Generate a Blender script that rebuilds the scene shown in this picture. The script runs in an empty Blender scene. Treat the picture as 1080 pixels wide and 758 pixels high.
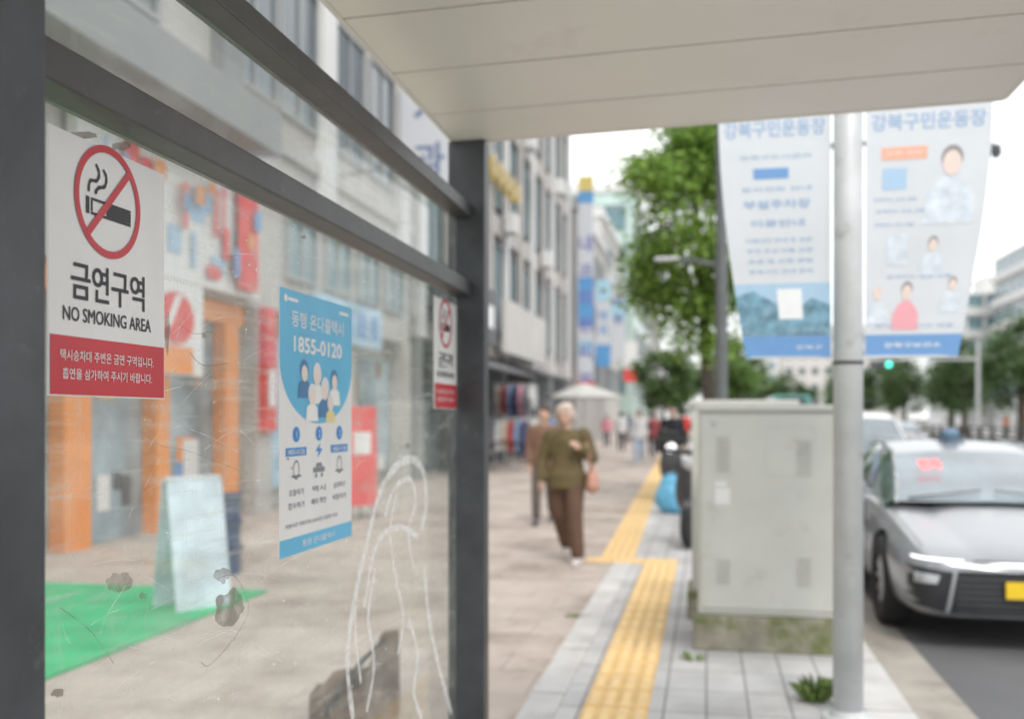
import bpy, bmesh, math, random
from mathutils import Vector, Matrix
from mathutils.bvhtree import BVHTree
random.seed(7)
S=bpy.context.scene; C=S.collection; R=math.radians
CH=1.4; F=1050.0; TH=math.atan(205/1050); cs,sn=math.cos(TH),math.sin(TH)
def gp(x,y,h=CH):
    zc=F*h/(y-440); X=(x-745)*zc*cs/F; return X,(zc+X*sn)/cs
def dp(x,y,zc):
    X=(x-745)*zc*cs/F; return Vector((X,(zc+X*sn)/cs,CH+(440-y)*zc/F))
def wp(x,y,X):
    zc=F*X/(cs*(x-745)); return Vector((X,(zc+X*sn)/cs,CH+(440-y)*zc/F))
# ---------------- materials
MC={}
def mat(name,col,rough=.6,metal=0,var=.12,scale=5,bump=0,bscale=60,coat=0,emit=0,spec=.5,island=False,stain=None):
    if name in MC: return MC[name]
    m=bpy.data.materials.new(name); m.use_nodes=True; n=m.node_tree.nodes; l=m.node_tree.links
    b=n['Principled BSDF']; b.inputs['Roughness'].default_value=rough; b.inputs['Metallic'].default_value=metal
    b.inputs['Coat Weight'].default_value=coat; b.inputs['Specular IOR Level'].default_value=spec
    tc=n.new('ShaderNodeTexCoord'); no=n.new('ShaderNodeTexNoise'); no.inputs['Scale'].default_value=scale; no.inputs['Detail'].default_value=6
    l.new(tc.outputs['Object'],no.inputs['Vector'])
    r=n.new('ShaderNodeValToRGB'); r.color_ramp.elements[0].position=.3; r.color_ramp.elements[1].position=.7
    r.color_ramp.elements[0].color=[c*(1-var) for c in col[:3]]+[1]; r.color_ramp.elements[1].color=[min(1,c*(1+var)) for c in col[:3]]+[1]
    if island:
        g=n.new('ShaderNodeNewGeometry'); l.new(g.outputs['Random Per Island'],r.inputs['Fac']); r.color_ramp.elements[0].position=0; r.color_ramp.elements[1].position=1
    else: l.new(no.outputs['Fac'],r.inputs['Fac'])
    out=r.outputs['Color']
    if stain:
        n2=n.new('ShaderNodeTexNoise'); n2.inputs['Scale'].default_value=stain[1]; n2.inputs['Detail'].default_value=8; n2.inputs['Roughness'].default_value=.7
        l.new(tc.outputs['Object'],n2.inputs['Vector'])
        r2=n.new('ShaderNodeValToRGB'); r2.color_ramp.elements[0].position=stain[2]; r2.color_ramp.elements[1].position=stain[2]+.15
        r2.color_ramp.elements[0].color=(0,0,0,1); r2.color_ramp.elements[1].color=(stain[3],)*3+(1,)
        l.new(n2.outputs['Fac'],r2.inputs['Fac'])
        mx=n.new('ShaderNodeMixRGB'); l.new(r2.outputs['Color'],mx.inputs['Fac']); l.new(out,mx.inputs['Color1']); mx.inputs['Color2'].default_value=list(stain[0])+[1]; out=mx.outputs['Color']
    l.new(out,b.inputs['Base Color'])
    if emit: l.new(out,b.inputs['Emission Color']); b.inputs['Emission Strength'].default_value=emit
    if bump:
        n3=n.new('ShaderNodeTexNoise'); n3.inputs['Scale'].default_value=bscale; n3.inputs['Detail'].default_value=5; l.new(tc.outputs['Object'],n3.inputs['Vector'])
        bp=n.new('ShaderNodeBump'); bp.inputs['Strength'].default_value=bump; bp.inputs['Distance'].default_value=.01
        l.new(n3.outputs['Fac'],bp.inputs['Height']); l.new(bp.outputs['Normal'],b.inputs['Normal'])
    MC[name]=m; return m
def leafy(name,col,mixf=.45,island=True,**k):
    if name in MC: return MC[name]
    m=mat(name,col,.55,var=.5 if island else .04,island=island,**k); n=m.node_tree.nodes; l=m.node_tree.links; b=n['Principled BSDF']
    t=n.new('ShaderNodeBsdfTranslucent'); l.new(b.inputs['Base Color'].links[0].from_socket,t.inputs[0]); x=n.new('ShaderNodeMixShader'); x.inputs[0].default_value=mixf
    l.new(b.outputs[0],x.inputs[1]); l.new(t.outputs[0],x.inputs[2]); l.new(x.outputs[0],n['Material Output'].inputs[0]); return m
def brickmat(name,c1,c2,mort,bw,rh,ms=.006,off=.5,stain=((.2,.18,.15),.7,.5,.35)):
    m=mat(name,c1,.85,var=.1,scale=3,bump=.2,bscale=150,stain=stain); n=m.node_tree.nodes; l=m.node_tree.links
    b=n['Principled BSDF']; tc=[x for x in n if x.type=='TEX_COORD'][0]
    br=n.new('ShaderNodeTexBrick'); br.inputs['Scale'].default_value=1; br.inputs['Brick Width'].default_value=bw; br.inputs['Row Height'].default_value=rh; br.inputs['Mortar Size'].default_value=ms; br.offset=off
    br.inputs['Color1'].default_value=list(c1)+[1]; br.inputs['Color2'].default_value=list(c2)+[1]; br.inputs['Mortar'].default_value=list(mort)+[1]
    l.new(tc.outputs['Object'],br.inputs['Vector'])
    mx=n.new('ShaderNodeMixRGB'); mx.blend_type='MULTIPLY'; mx.inputs['Fac'].default_value=1
    src=b.inputs['Base Color'].links[0].from_socket
    dv=n.new('ShaderNodeMixRGB'); dv.blend_type='DIVIDE'; dv.inputs['Fac'].default_value=1; l.new(src,dv.inputs['Color1']); dv.inputs['Color2'].default_value=list(c1)+[1]
    l.new(dv.outputs['Color'],mx.inputs['Color1']); l.new(br.outputs['Color'],mx.inputs['Color2']); l.new(mx.outputs['Color'],b.inputs['Base Color'])
    return m
def glassmat(name,haze,tint=(.97,.985,.98),dirtcol=(.90,.89,.85)):
    m=bpy.data.materials.new(name); m.use_nodes=True; n=m.node_tree.nodes; l=m.node_tree.links; n.clear()
    o=n.new('ShaderNodeOutputMaterial'); t=n.new('ShaderNodeBsdfTransparent'); t.inputs[0].default_value=list(tint)+[1]
    g=n.new('ShaderNodeBsdfGlossy'); g.inputs['Roughness'].default_value=.04
    lw=n.new('ShaderNodeLayerWeight'); lw.inputs[0].default_value=.5
    pw=n.new('ShaderNodeMath'); pw.operation='POWER'; pw.inputs[1].default_value=5; l.new(lw.outputs['Facing'],pw.inputs[0])
    mr=n.new('ShaderNodeMapRange'); mr.inputs[3].default_value=.03; mr.inputs[4].default_value=.5; l.new(pw.outputs[0],mr.inputs[0])
    m1=n.new('ShaderNodeMixShader'); l.new(mr.outputs[0],m1.inputs[0]); l.new(t.outputs[0],m1.inputs[1]); l.new(g.outputs[0],m1.inputs[2])
    d=n.new('ShaderNodeBsdfDiffuse'); d.inputs[0].default_value=list(dirtcol)+[1]; tl=n.new('ShaderNodeBsdfTranslucent'); tl.inputs[0].default_value=list(dirtcol)+[1]
    m2=n.new('ShaderNodeMixShader'); m2.inputs[0].default_value=.75; l.new(d.outputs[0],m2.inputs[1]); l.new(tl.outputs[0],m2.inputs[2])
    tc=n.new('ShaderNodeTexCoord')
    def nz(sc,p0,p1,amp,mp=None,det=8,rg=.6,rot=25):
        x=n.new('ShaderNodeTexNoise'); x.inputs['Scale'].default_value=sc; x.inputs['Detail'].default_value=det; x.inputs['Roughness'].default_value=rg
        if mp:
            q=n.new('ShaderNodeMapping'); q.inputs['Scale'].default_value=mp; q.inputs['Rotation'].default_value=(R(rot),0,0); l.new(tc.outputs['Object'],q.inputs[0]); l.new(q.outputs[0],x.inputs['Vector'])
        else: l.new(tc.outputs['Object'],x.inputs['Vector'])
        mr=n.new('ShaderNodeMapRange'); mr.inputs[1].default_value=p0; mr.inputs[2].default_value=p1; mr.inputs[3].default_value=0; mr.inputs[4].default_value=amp
        l.new(x.outputs['Fac'],mr.inputs[0]); return mr.outputs[0]
    a=nz(2.2,.40,.70,haze*1.6); b=nz(9,.50,.68,haze*2.0,None,8,.75); c=nz(80,.62,.72,haze*2.6,None,3); e=nz(5,.52,.72,haze*3.0,(1,1,14)); h=nz(4,.54,.70,haze*2.6,(1,12,1),8,.7,-8)
    cur=None
    for q in (a,b,c,e,h):
        if cur is None: cur=q
        else:
            ad=n.new('ShaderNodeMath'); ad.operation='ADD'; l.new(cur,ad.inputs[0]); l.new(q,ad.inputs[1]); cur=ad.outputs[0]
    ad=n.new('ShaderNodeMath'); ad.operation='ADD'; ad.use_clamp=True; ad.inputs[1].default_value=haze*.5; l.new(cur,ad.inputs[0])
    m3=n.new('ShaderNodeMixShader'); l.new(ad.outputs[0],m3.inputs[0]); l.new(m1.outputs[0],m3.inputs[1]); l.new(m2.outputs[0],m3.inputs[2]); l.new(m3.outputs[0],o.inputs[0])
    return m
def seethrough(name,col,alpha,sc=40,lo=.35):
    m=mat(name,col,.7,var=.1,scale=30); n=m.node_tree.nodes; l=m.node_tree.links; b=n['Principled BSDF']
    x=n.new('ShaderNodeTexNoise'); x.inputs['Scale'].default_value=sc; x.inputs['Detail'].default_value=5; mr=n.new('ShaderNodeMapRange'); mr.inputs[1].default_value=.35; mr.inputs[2].default_value=.6; mr.inputs[3].default_value=alpha*lo; mr.inputs[4].default_value=alpha
    l.new([q for q in n if q.type=='TEX_COORD'][0].outputs['Object'],x.inputs['Vector']); l.new(x.outputs['Fac'],mr.inputs[0]); l.new(mr.outputs[0],b.inputs['Alpha']); return m
def flatc(name,col,rough=.5,emit=0): return mat(name,col,rough,var=.03,scale=20,emit=emit)
# ---------------- geometry helpers
def box(bm,x0,x1,y0,y1,z0,z1):
    v=[bm.verts.new(p) for p in ((x0,y0,z0),(x1,y0,z0),(x1,y1,z0),(x0,y1,z0),(x0,y0,z1),(x1,y0,z1),(x1,y1,z1),(x0,y1,z1))]
    for f in ((0,3,2,1),(4,5,6,7),(0,1,5,4),(1,2,6,5),(2,3,7,6),(3,0,4,7)): bm.faces.new([v[i] for i in f])
def cone(bm,a,b,ra,rb,seg=14):
    a=Vector(a); b=Vector(b); d=b-a
    if d.length<1e-6: return
    M=Matrix.Translation((a+b)/2)@d.to_track_quat('Z','Y').to_matrix().to_4x4()
    bmesh.ops.create_cone(bm,cap_ends=True,segments=seg,radius1=ra,radius2=rb,depth=d.length,matrix=M)
def ell(bm,c,r,sub=2):
    if not hasattr(r,'__len__'): r=(r,r,r)
    bmesh.ops.create_icosphere(bm,subdivisions=sub,radius=1,matrix=Matrix.Translation(Vector(c))@Matrix.Diagonal((r[0],r[1],r[2],1)))
def limb(bm,pts,rads,seg=12):
    for i in range(len(pts)):
        ell(bm,pts[i],rads[i],2)
        if i: cone(bm,pts[i-1],pts[i],rads[i-1],rads[i],seg)
def econe(bm,c0,r0,c1,r1,seg=20):
    a=[];b=[]
    for i in range(seg):
        t=2*math.pi*i/seg
        a.append(bm.verts.new((c0[0]+r0[0]*math.cos(t),c0[1]+r0[1]*math.sin(t),c0[2]))); b.append(bm.verts.new((c1[0]+r1[0]*math.cos(t),c1[1]+r1[1]*math.sin(t),c1[2])))
    for i in range(seg):
        j=(i+1)%seg; bm.faces.new((a[i],a[j],b[j],b[i]))
    bm.faces.new(a[::-1]); bm.faces.new(b)
def tag(o,label=None,cat=None,group=None,kind=None):
    if label: o['label']=label
    if cat: o['category']=cat
    if group: o['group']=group
    if kind: o['kind']=kind
    return o
def thing(name,label,cat,loc=(0,0,0),rz=0,group=None):
    o=bpy.data.objects.new(name,None); o.empty_display_size=.1; C.objects.link(o); o.location=loc; o.rotation_euler=(0,0,rz)
    return tag(o,label,cat,group)
def link(name,me,m,parent=None,smooth=False):
    o=bpy.data.objects.new(name,me); C.objects.link(o)
    if m and not me.materials: me.materials.append(m)
    if parent: o.parent=parent
    if smooth:
        for p in me.polygons: p.use_smooth=True
    return o
def mk(name,bm,m,parent=None,local=False,smooth=False,bev=0):
    if bev: bmesh.ops.bevel(bm,geom=bm.edges[:],offset=bev,segments=2,affect='EDGES',profile=.6)
    if parent and not local:
        off=Vector((0,0,0)); q=parent
        while q: off+=q.location; q=q.parent
        bmesh.ops.translate(bm,verts=bm.verts[:],vec=-off)
    me=bpy.data.meshes.new(name); bm.to_mesh(me); bm.free()
    return link(name,me,m,parent,smooth)
def evalmesh(o):
    dg=bpy.context.evaluated_depsgraph_get(); dg.update()
    me=bpy.data.meshes.new_from_object(o.evaluated_get(dg)); return me
def blob(name,bm,vox,m,parent,sm=3,local=True):
    me=bpy.data.meshes.new('t'); bm.to_mesh(me); bm.free(); o=bpy.data.objects.new('t',me); C.objects.link(o)
    r=o.modifiers.new('r','REMESH'); r.mode='VOXEL'; r.voxel_size=vox
    s=o.modifiers.new('s','SMOOTH'); s.iterations=sm; s.factor=.5
    n=evalmesh(o); bpy.data.objects.remove(o); n.name=name; n.materials.clear(); n.materials.append(m)
    return link(name,n,m,parent,True)
def copy_tree(o,parent=None):
    c=o.copy(); C.objects.link(c); c.parent=parent
    for ch in list(o.children): copy_tree(ch,c)
    return c
def textmesh(s,bold=0):
    cu=bpy.data.curves.new('t','FONT'); cu.body=s; cu.size=1; cu.offset=bold; cu.resolution_u=3; cu.align_x='CENTER'
    o=bpy.data.objects.new('t',cu); C.objects.link(o); me=evalmesh(o); bpy.data.objects.remove(o); return me
def letter(s,ctr,w,h,f,off,m,parent,heavy=0,name='lettering'):
    me=textmesh(s,0.0)
    if not me.vertices: return
    co=[v.co.copy() for v in me.vertices]; fc=[list(p.vertices) for p in me.polygons]; bpy.data.meshes.remove(me)
    xs=[v.x for v in co]; ys=[v.y for v in co]
    W=max(xs)-min(xs); H=max(ys)-min(ys); sx=w/W if w else None; sy=h/H if h else None
    if sx is None: sx=sy
    if sy is None: sy=sx
    cx=(max(xs)+min(xs))/2; cy=(max(ys)+min(ys))/2
    q=Vector((0,0,0)); p=parent
    while p: q+=p.location; p=p.parent
    V=[];Fc=[]
    offs=[(0,0)] if not heavy else [(heavy*math.cos(a),heavy*.8*math.sin(a)) for a in [2*math.pi*k/6 for k in range(6)]]
    for i,(dx,dy) in enumerate(offs):
        k=len(V)
        for v in co: V.append(Vector(f(ctr[0]+(v.x-cx+dx)*sx,ctr[1]+(v.y-cy+dy)*sy,off+i*.00004))-q)
        Fc+=[[a+k for a in P_] for P_ in fc]
    me=bpy.data.meshes.new(name); me.from_pydata(V,[],Fc); return link(name,me,m,parent)
def flat(name,polys,f,off,m,parent):
    bm=bmesh.new()
    for P in polys: bm.faces.new([bm.verts.new(f(a,b,off)) for a,b in P])
    return mk(name,bm,m,parent)
def disc(cx,cy,r,n=40,ry=None): return [(cx+r*math.cos(2*math.pi*i/n),cy+(ry or r)*math.sin(2*math.pi*i/n)) for i in range(n)]
def rect(x0,y0,x1,y1): return [(x0,y0),(x1,y0),(x1,y1),(x0,y1)]
def ringp(cx,cy,r0,r1,n=48):
    o=[]
    for i in range(n):
        a=2*math.pi*i/n;b=2*math.pi*(i+1)/n
        o.append([(cx+r0*math.cos(a),cy+r0*math.sin(a)),(cx+r1*math.cos(a),cy+r1*math.sin(a)),(cx+r1*math.cos(b),cy+r1*math.sin(b)),(cx+r0*math.cos(b),cy+r0*math.sin(b))])
    return o
def strokes(pts,w,sub=6):
    P=[pts[0]]+list(pts)+[pts[-1]]; q=[]
    for i in range(1,len(P)-2):
        for k in range(sub):
            t=k/sub; a,b,c,d=[Vector(x) for x in P[i-1:i+3]]
            q.append(.5*((2*b)+(c-a)*t+(2*a-5*b+4*c-d)*t*t+(3*b-a-3*c+d)*t**3))
    q.append(Vector(P[-2])); out=[]
    L=[];
    for i,p in enumerate(q):
        d=(q[min(i+1,len(q)-1)]-q[max(i-1,0)]); d=d.normalized() if d.length>1e-9 else Vector((1,0)); nn=Vector((-d.y,d.x))
        ww=w*(.75+.25*math.sin(i*.7)**2)/2; L.append((p+nn*ww,p-nn*ww))
    for i in range(len(L)-1): out.append([tuple(L[i][0]),tuple(L[i][1]),tuple(L[i+1][1]),tuple(L[i+1][0])])
    return out
# ---------------- world, sun, camera
w=bpy.data.worlds.new("World"); S.world=w; w.use_nodes=True; n=w.node_tree.nodes; l=w.node_tree.links
bg=n['Background']; sk=n.new('ShaderNodeTexSky'); sk.sky_type='NISHITA'; sk.sun_disc=False; sk.sun_elevation=R(52); sk.sun_rotation=R(200)
tc=n.new('ShaderNodeTexCoord'); no=n.new('ShaderNodeTexNoise'); no.inputs['Scale'].default_value=2.2; no.inputs['Detail'].default_value=6
mp=n.new('ShaderNodeMapping'); mp.inputs['Scale'].default_value=(1,1,2.5); l.new(tc.outputs['Generated'],mp.inputs[0]); l.new(mp.outputs[0],no.inputs['Vector'])
rp=n.new('ShaderNodeValToRGB'); rp.color_ramp.elements[0].color=(9.8,10.0,10.2,1); rp.color_ramp.elements[1].color=(12.6,12.5,12.4,1); rp.color_ramp.elements[0].position=.35; rp.color_ramp.elements[1].position=.65
l.new(no.outputs['Fac'],rp.inputs['Fac'])
mx=n.new('ShaderNodeMixRGB'); mx.inputs['Fac'].default_value=.9; l.new(sk.outputs[0],mx.inputs['Color1']); l.new(rp.outputs[0],mx.inputs['Color2']); l.new(mx.outputs[0],bg.inputs['Color']); bg.inputs['Strength'].default_value=.15
sd=bpy.data.lights.new('sun','SUN'); sd.energy=1.5; sd.angle=R(12); sd.color=(1,.95,.88); so=bpy.data.objects.new('sun',sd); C.objects.link(so)
so.rotation_euler=(R(38),0,R(20)); 
cd=bpy.data.cameras.new('camera'); cam=bpy.data.objects.new('camera',cd); C.objects.link(cam); S.camera=cam
cam.location=(0,0,CH); cam.rotation_euler=(R(90),0,TH); cd.lens=35; cd.sensor_width=36; cd.shift_y=61/1080; cd.clip_end=3000; cd.clip_start=.05
cd.dof.use_dof=True; cd.dof.focus_distance=1.65; cd.dof.aperture_fstop=2.5; cd.dof.aperture_blades=9
S.view_settings.view_transform='Standard'; S.view_settings.look='None'; S.view_settings.exposure=0
# ---------------- ground
def sheet(name,x0,x1,y0,y1,z0,z1,m):
    bm=bmesh.new(); box(bm,x0,x1,y0,y1,z0,z1); return tag(mk(name,bm,m),kind='structure')
earth=mat('earth',(.2,.2,.18),.9)
bm=bmesh.new(); bm.faces.new([bm.verts.new(p) for p in ((-900,-300,-.2),(900,-300,-.2),(900,1500,-.2),(-900,1500,-.2))]); tag(mk('ground',bm,earth),kind='structure')
asph=mat('asphalt',(.14,.142,.148),.85,var=.12,scale=1.2,bump=.5,bscale=220,stain=((.19,.185,.18),.5,.5,.6))
sheet('road',.97,19,-6,400,-.3,-.15,asph)
gut=mat('gutter_concrete',(.38,.35,.31),.85,var=.14,scale=3,bump=.3,bscale=120,stain=((.2,.18,.15),2,.48,.6))
sheet('gutter',.97,1.37,-6,200,-.2,-.146,gut)
pav=brickmat('grey_pavers',(.49,.49,.49),(.55,.545,.54),(.24,.235,.23),.2,.4,.006,0.0,stain=((.28,.26,.24),1.6,.5,.45))
sheet('pavement',-.70,.745,-6,300,-.2,0,pav)
bro=brickmat('beige_slabs',(.53,.455,.40),(.49,.425,.375),(.37,.32,.28),.45,.45,.006,.5,stain=((.25,.19,.16),.9,.47,.6))
sheet('shopside_pavement',-12,-.875,-6,300,-.2,0,bro)
kst=brickmat('kerb_granite',(.60,.59,.58),(.56,.55,.54),(.26,.25,.24),1.0,1.0,.009,0,stain=((.35,.32,.29),2.2,.5,.5))
sheet('paving_border',-.873,-.702,-6,300,-.2,.003,kst)
sheet('kerb',.747,.966,-6,300,-.2,.004,kst)
sheet('far_pavement',19.01,34,-6,400,-.2,0,pav)
wht=mat('road_paint',(.68,.68,.66),.7,var=.1,scale=30)
bm=bmesh.new()
for yy in range(0,200,8): box(bm,4.45,4.6,yy,yy+4,-.15,-.145)
for yy in range(0,200,8): box(bm,7.9,8.05,yy,yy+4,-.15,-.145)
box(bm,1.9,2.15,5.9,6.5,-.15,-.145)
tag(mk('lane_marking',bm,wht),kind='structure')
yel=mat('tactile_yellow_shaded',(.72,.49,.21),.75,var=.1,scale=9,bump=.15,stain=((.45,.35,.24),3,.52,.6))  # plate yellow is darkened, painting in the shade between the raised bars
yel2=mat('tactile_yellow_lit',(.85,.61,.30),.7,var=.08,scale=6,stain=((.6,.48,.32),4,.52,.5))  # same yellow made lighter, so the bars look lit above the plate
bm=bmesh.new(); bm2=bmesh.new()
def tile(x,y,w=.3,rot=0,d=.3):
    box(bm,x-w/2+.002,x+w/2-.002,y+.003,y+d-.003,.0,.006)
    for k in range(4):
        xx=x-w/2+w*(k+.5)/4; box(bm2,xx-.021,xx+.021,y+.016,y+d-.016,.0062,.011)
k=-4
while k*.3<9.6: tile(-.427,k*.3,.315); k+=1
for xx in (-.427,-.742,-1.0): 
    box(bm,xx-.155 if xx>-.9 else -1.155,xx+.155 if xx>-.9 else -.9,9.605,9.9,0,.006)
    for a in range(5 if xx>-.9 else 4):
        for b in range(5): cone(bm2,(xx-.12+a*.06,9.63+b*.06,.0062),(xx-.12+a*.06,9.63+b*.06,.012),.020,.015,8)
y=9.9
while y<60: tile(-.87-(y-9.9)*.024,y,.34); y+=.3
tp_=tag(mk('tactile_paving',bm,yel),kind='structure'); mk('raised_bars',bm2,yel2,tp_,local=True)
# ---------------- shelter
frame=mat('shelter_paint',(.060,.066,.074),.42,metal=.1,var=.25,scale=8,bump=.12,bscale=25,stain=((.18,.18,.18),14,.60,.6))
rail_m=mat('rail_paint',(.075,.073,.073),.4,metal=.1,var=.15,scale=8,bump=.1,bscale=25,stain=((.22,.21,.20),14,.60,.55))
sof=mat('soffit_white',(.90,.85,.79),.45,var=.03,scale=2,stain=((.62,.55,.47),3,.6,.3))
darkm=flatc('seam_dark',(.03,.027,.024))
sh=thing('taxi_shelter','dark grey framed shelter with dirty glass wall and white panelled roof in the foreground','shelter',(-.88,2.2,0))
for y0,y1 in ((.97,1.077),(3.5,3.58)):
    bm=bmesh.new(); box(bm,-.92,-.785,y0,y1,0,2.40); p=mk('post',bm,frame,sh,bev=.006)
    bm=bmesh.new(); box(bm,-.96,-.745,y0-.05,y1+.05,.004,.016); 
    for a in (-.94,-.765):
        for b in (y0-.03,y1+.03): cone(bm,(a,b,.016),(a,b,.03),.01,.009,6)
    mk('base_plate',bm,frame,p)
for z0,z1 in ((1.838,1.892),(2.122,2.17),(.10,.16)):
    bm=bmesh.new(); box(bm,-.905,-.833,1.079,3.498,z0,z1); mk('rail',bm,rail_m,sh,bev=.004)
gl=glassmat('dirty_glass',.060); gl2=glassmat('upper_glass',.042)
bm=bmesh.new(); box(bm,-.894,-.888,1.079,3.498,.162,1.836); mk('glass_pane',bm,gl,sh)
bm=bmesh.new(); box(bm,-.894,-.888,1.079,3.498,1.894,2.120); mk('glass_pane',bm,gl2,sh)
def rz_(x): return 2.40+(x+.907)*.0254
bm=bmesh.new()
ys=[3.53,3.185]; 
while ys[-1]>-1.0: ys.append(ys[-1]-.405)
for i in range(len(ys)-1):
    y1=ys[i]-.0055; y0=ys[i+1]+.0055; x0,x1=-.895,.955
    v=[bm.verts.new(p) for p in ((x0,y0,rz_(x0)),(x1,y0,rz_(x1)),(x1,y1,rz_(x1)),(x0,y1,rz_(x0)),(x0,y0,rz_(x0)+.02),(x1,y0,rz_(x1)+.02),(x1,y1,rz_(x1)+.02),(x0,y1,rz_(x0)+.02))]
    for f in ((0,3,2,1),(4,5,6,7),(0,1,5,4),(1,2,6,5),(2,3,7,6),(3,0,4,7)): bm.faces.new([v[i] for i in f])
mk('soffit',bm,sof,sh)
bm=bmesh.new(); v=[bm.verts.new((a,b,rz_(a)+c)) for c in (.0215,.03) for a,b in ((-.893,-1.1),(.953,-1.1),(.953,3.525),(-.893,3.525))]
for f in ((0,3,2,1),(4,5,6,7),(0,1,5,4),(1,2,6,5),(2,3,7,6),(3,0,4,7)): bm.faces.new([v[i] for i in f])
mk('seam_shade_sheet',bm,darkm,sh)  # near-black sheet colours the gaps between soffit planks as if in shade
def rr(x0,x1,y0,y1,r,n=6):
    o=[]
    for cx,cy,a0 in ((x1-r,y1-r,0),(x0+r,y1-r,90),(x0+r,y0+r,180),(x1-r,y0+r,270)):
        for i in range(n+1):
            a=R(a0+90*i/n); o.append((cx+r*math.cos(a),cy+r*math.sin(a)))
    return o
bm=bmesh.new(); oo=rr(-.91,.972,-1.2,3.545,.028); ii=rr(-.897,.957,-1.18,3.531,.016); N=len(oo)
rows=[]
for L,z in ((ii,0.0),(oo,-.002),(oo,.14),(ii,.14)): rows.append([bm.verts.new((a,b,rz_(a)+z)) for a,b in L])
for r_ in range(4):
    A,B=rows[r_],rows[(r_+1)%4]
    for i in range(N): j=(i+1)%N; bm.faces.new((A[i],A[j],B[j],B[i]))
bmesh.ops.recalc_face_normals(bm,faces=bm.faces[:]); mk('fascia',bm,sof,sh)
bm=bmesh.new(); top=[bm.verts.new((a,b,rz_(a)+.135)) for a,b in ii]; bm.faces.new(top); mk('roof_sheet',bm,frame,sh)
# marks on the glass
GX=-.8875
def gpx(x,y): q=wp(x,y,GX); return (q.y,q.z)
def gf(a,b,o): return (GX+o,a,b)
paint_w=seethrough('paint_white',(.88,.90,.90),.8,60)
smear=seethrough('smeared_white',(.92,.94,.94),.72,45,.6)
L=[[(372,758),(366,700),(372,640),(386,575),(400,520),(417,492),(434,484),(446,497),(449,530),(444,560)],
   [(384,640),(392,590),(404,562),(425,556),(440,566)],[(447,598),(452,650),(462,700),(476,752)],[(418,520),(411,560),(417,610),(425,650),(419,690)],
   [(395,600),(388,650),(394,700),(386,750)],[(430,650),(440,690),(436,730),(445,758)],[(405,545),(415,515),(432,505),(438,530),(430,560),(436,600)],[(378,600),(374,660),(380,720)]]
for i,s_ in enumerate(L): flat('scrawl',strokes([gpx(*q) for q in s_],(.030,.022,.026,.018,.020,.022,.02,.016)[i]),gf,.0012+i*.0001,smear,sh)
thin=seethrough('scratch_grey',(.92,.92,.90),.75,30)
P=[]
rnd=random.Random(3)
for i in range(130):
    x=rnd.uniform(55,465); y=rnd.uniform(240,745); a=rnd.gauss(-.5,.8); ln=rnd.uniform(6,60)
    pts=[gpx(x+math.cos(a+k*.05)*ln*k/3+rnd.uniform(-1,1),y+math.sin(a+k*.05)*ln*k/3+rnd.uniform(-1,1)) for k in range(4)]
    P+=strokes(pts,rnd.uniform(.0003,.0011),3)
flat('scratches',P,gf,.0009,thin,sh)
dk=seethrough('old_glue',(.24,.21,.17),.8,22,.45)
for cx,cy,rx,ry in ((125,613,17,13),(241,640,19,26),(234,606,9,10),(176,350,3,24),(150,628,4,4),(128,154,12,5),(84,143,20,5),(320,250,3,2),(215,354,4,3),(60,730,8,5),(430,470,3,4)):
    rs=[rnd.uniform(.5,1.15) for k in range(30)]; rs=[(rs[k]+rs[(k+1)%30]*.6+rs[k-1]*.6)/2.2 for k in range(30)]
    flat('glue_residue',[[gpx(cx+rx*math.cos(t)*rs[k],cy+ry*math.sin(t)*rs[k]) for k,t in enumerate([2*math.pi*k/30 for k in range(30)])]],gf,.0006,dk,sh)
for s_,w_ in (([(228,610),(248,608),(262,640),(250,668),(222,700),(212,698)],.0018),([(200,372),(214,385),(240,383)],.002),([(62,640),(95,665),(120,700)],.0015),([(150,455),(170,470),(200,476),(262,500)],.001),([(186,340),(205,352),(222,350),(236,362)],.0012)):
    flat('crack',strokes([gpx(*q) for q in s_],w_),gf,.0007,dk,sh)
P=[]
for i in range(150):
    x=rnd.choice([rnd.uniform(175,460),rnd.uniform(200,330)]); y=rnd.choice([rnd.uniform(230,300),rnd.uniform(300,740)]); r=rnd.uniform(.4,1.8)
    P.append([gpx(x+r*math.cos(t)*rnd.uniform(.5,1.2),y+r*math.sin(t)*rnd.uniform(.5,1.2)) for t in [2*math.pi*k/7 for k in range(7)]])
flat('paint_specks',P,gf,.0015,paint_w,sh)
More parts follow.
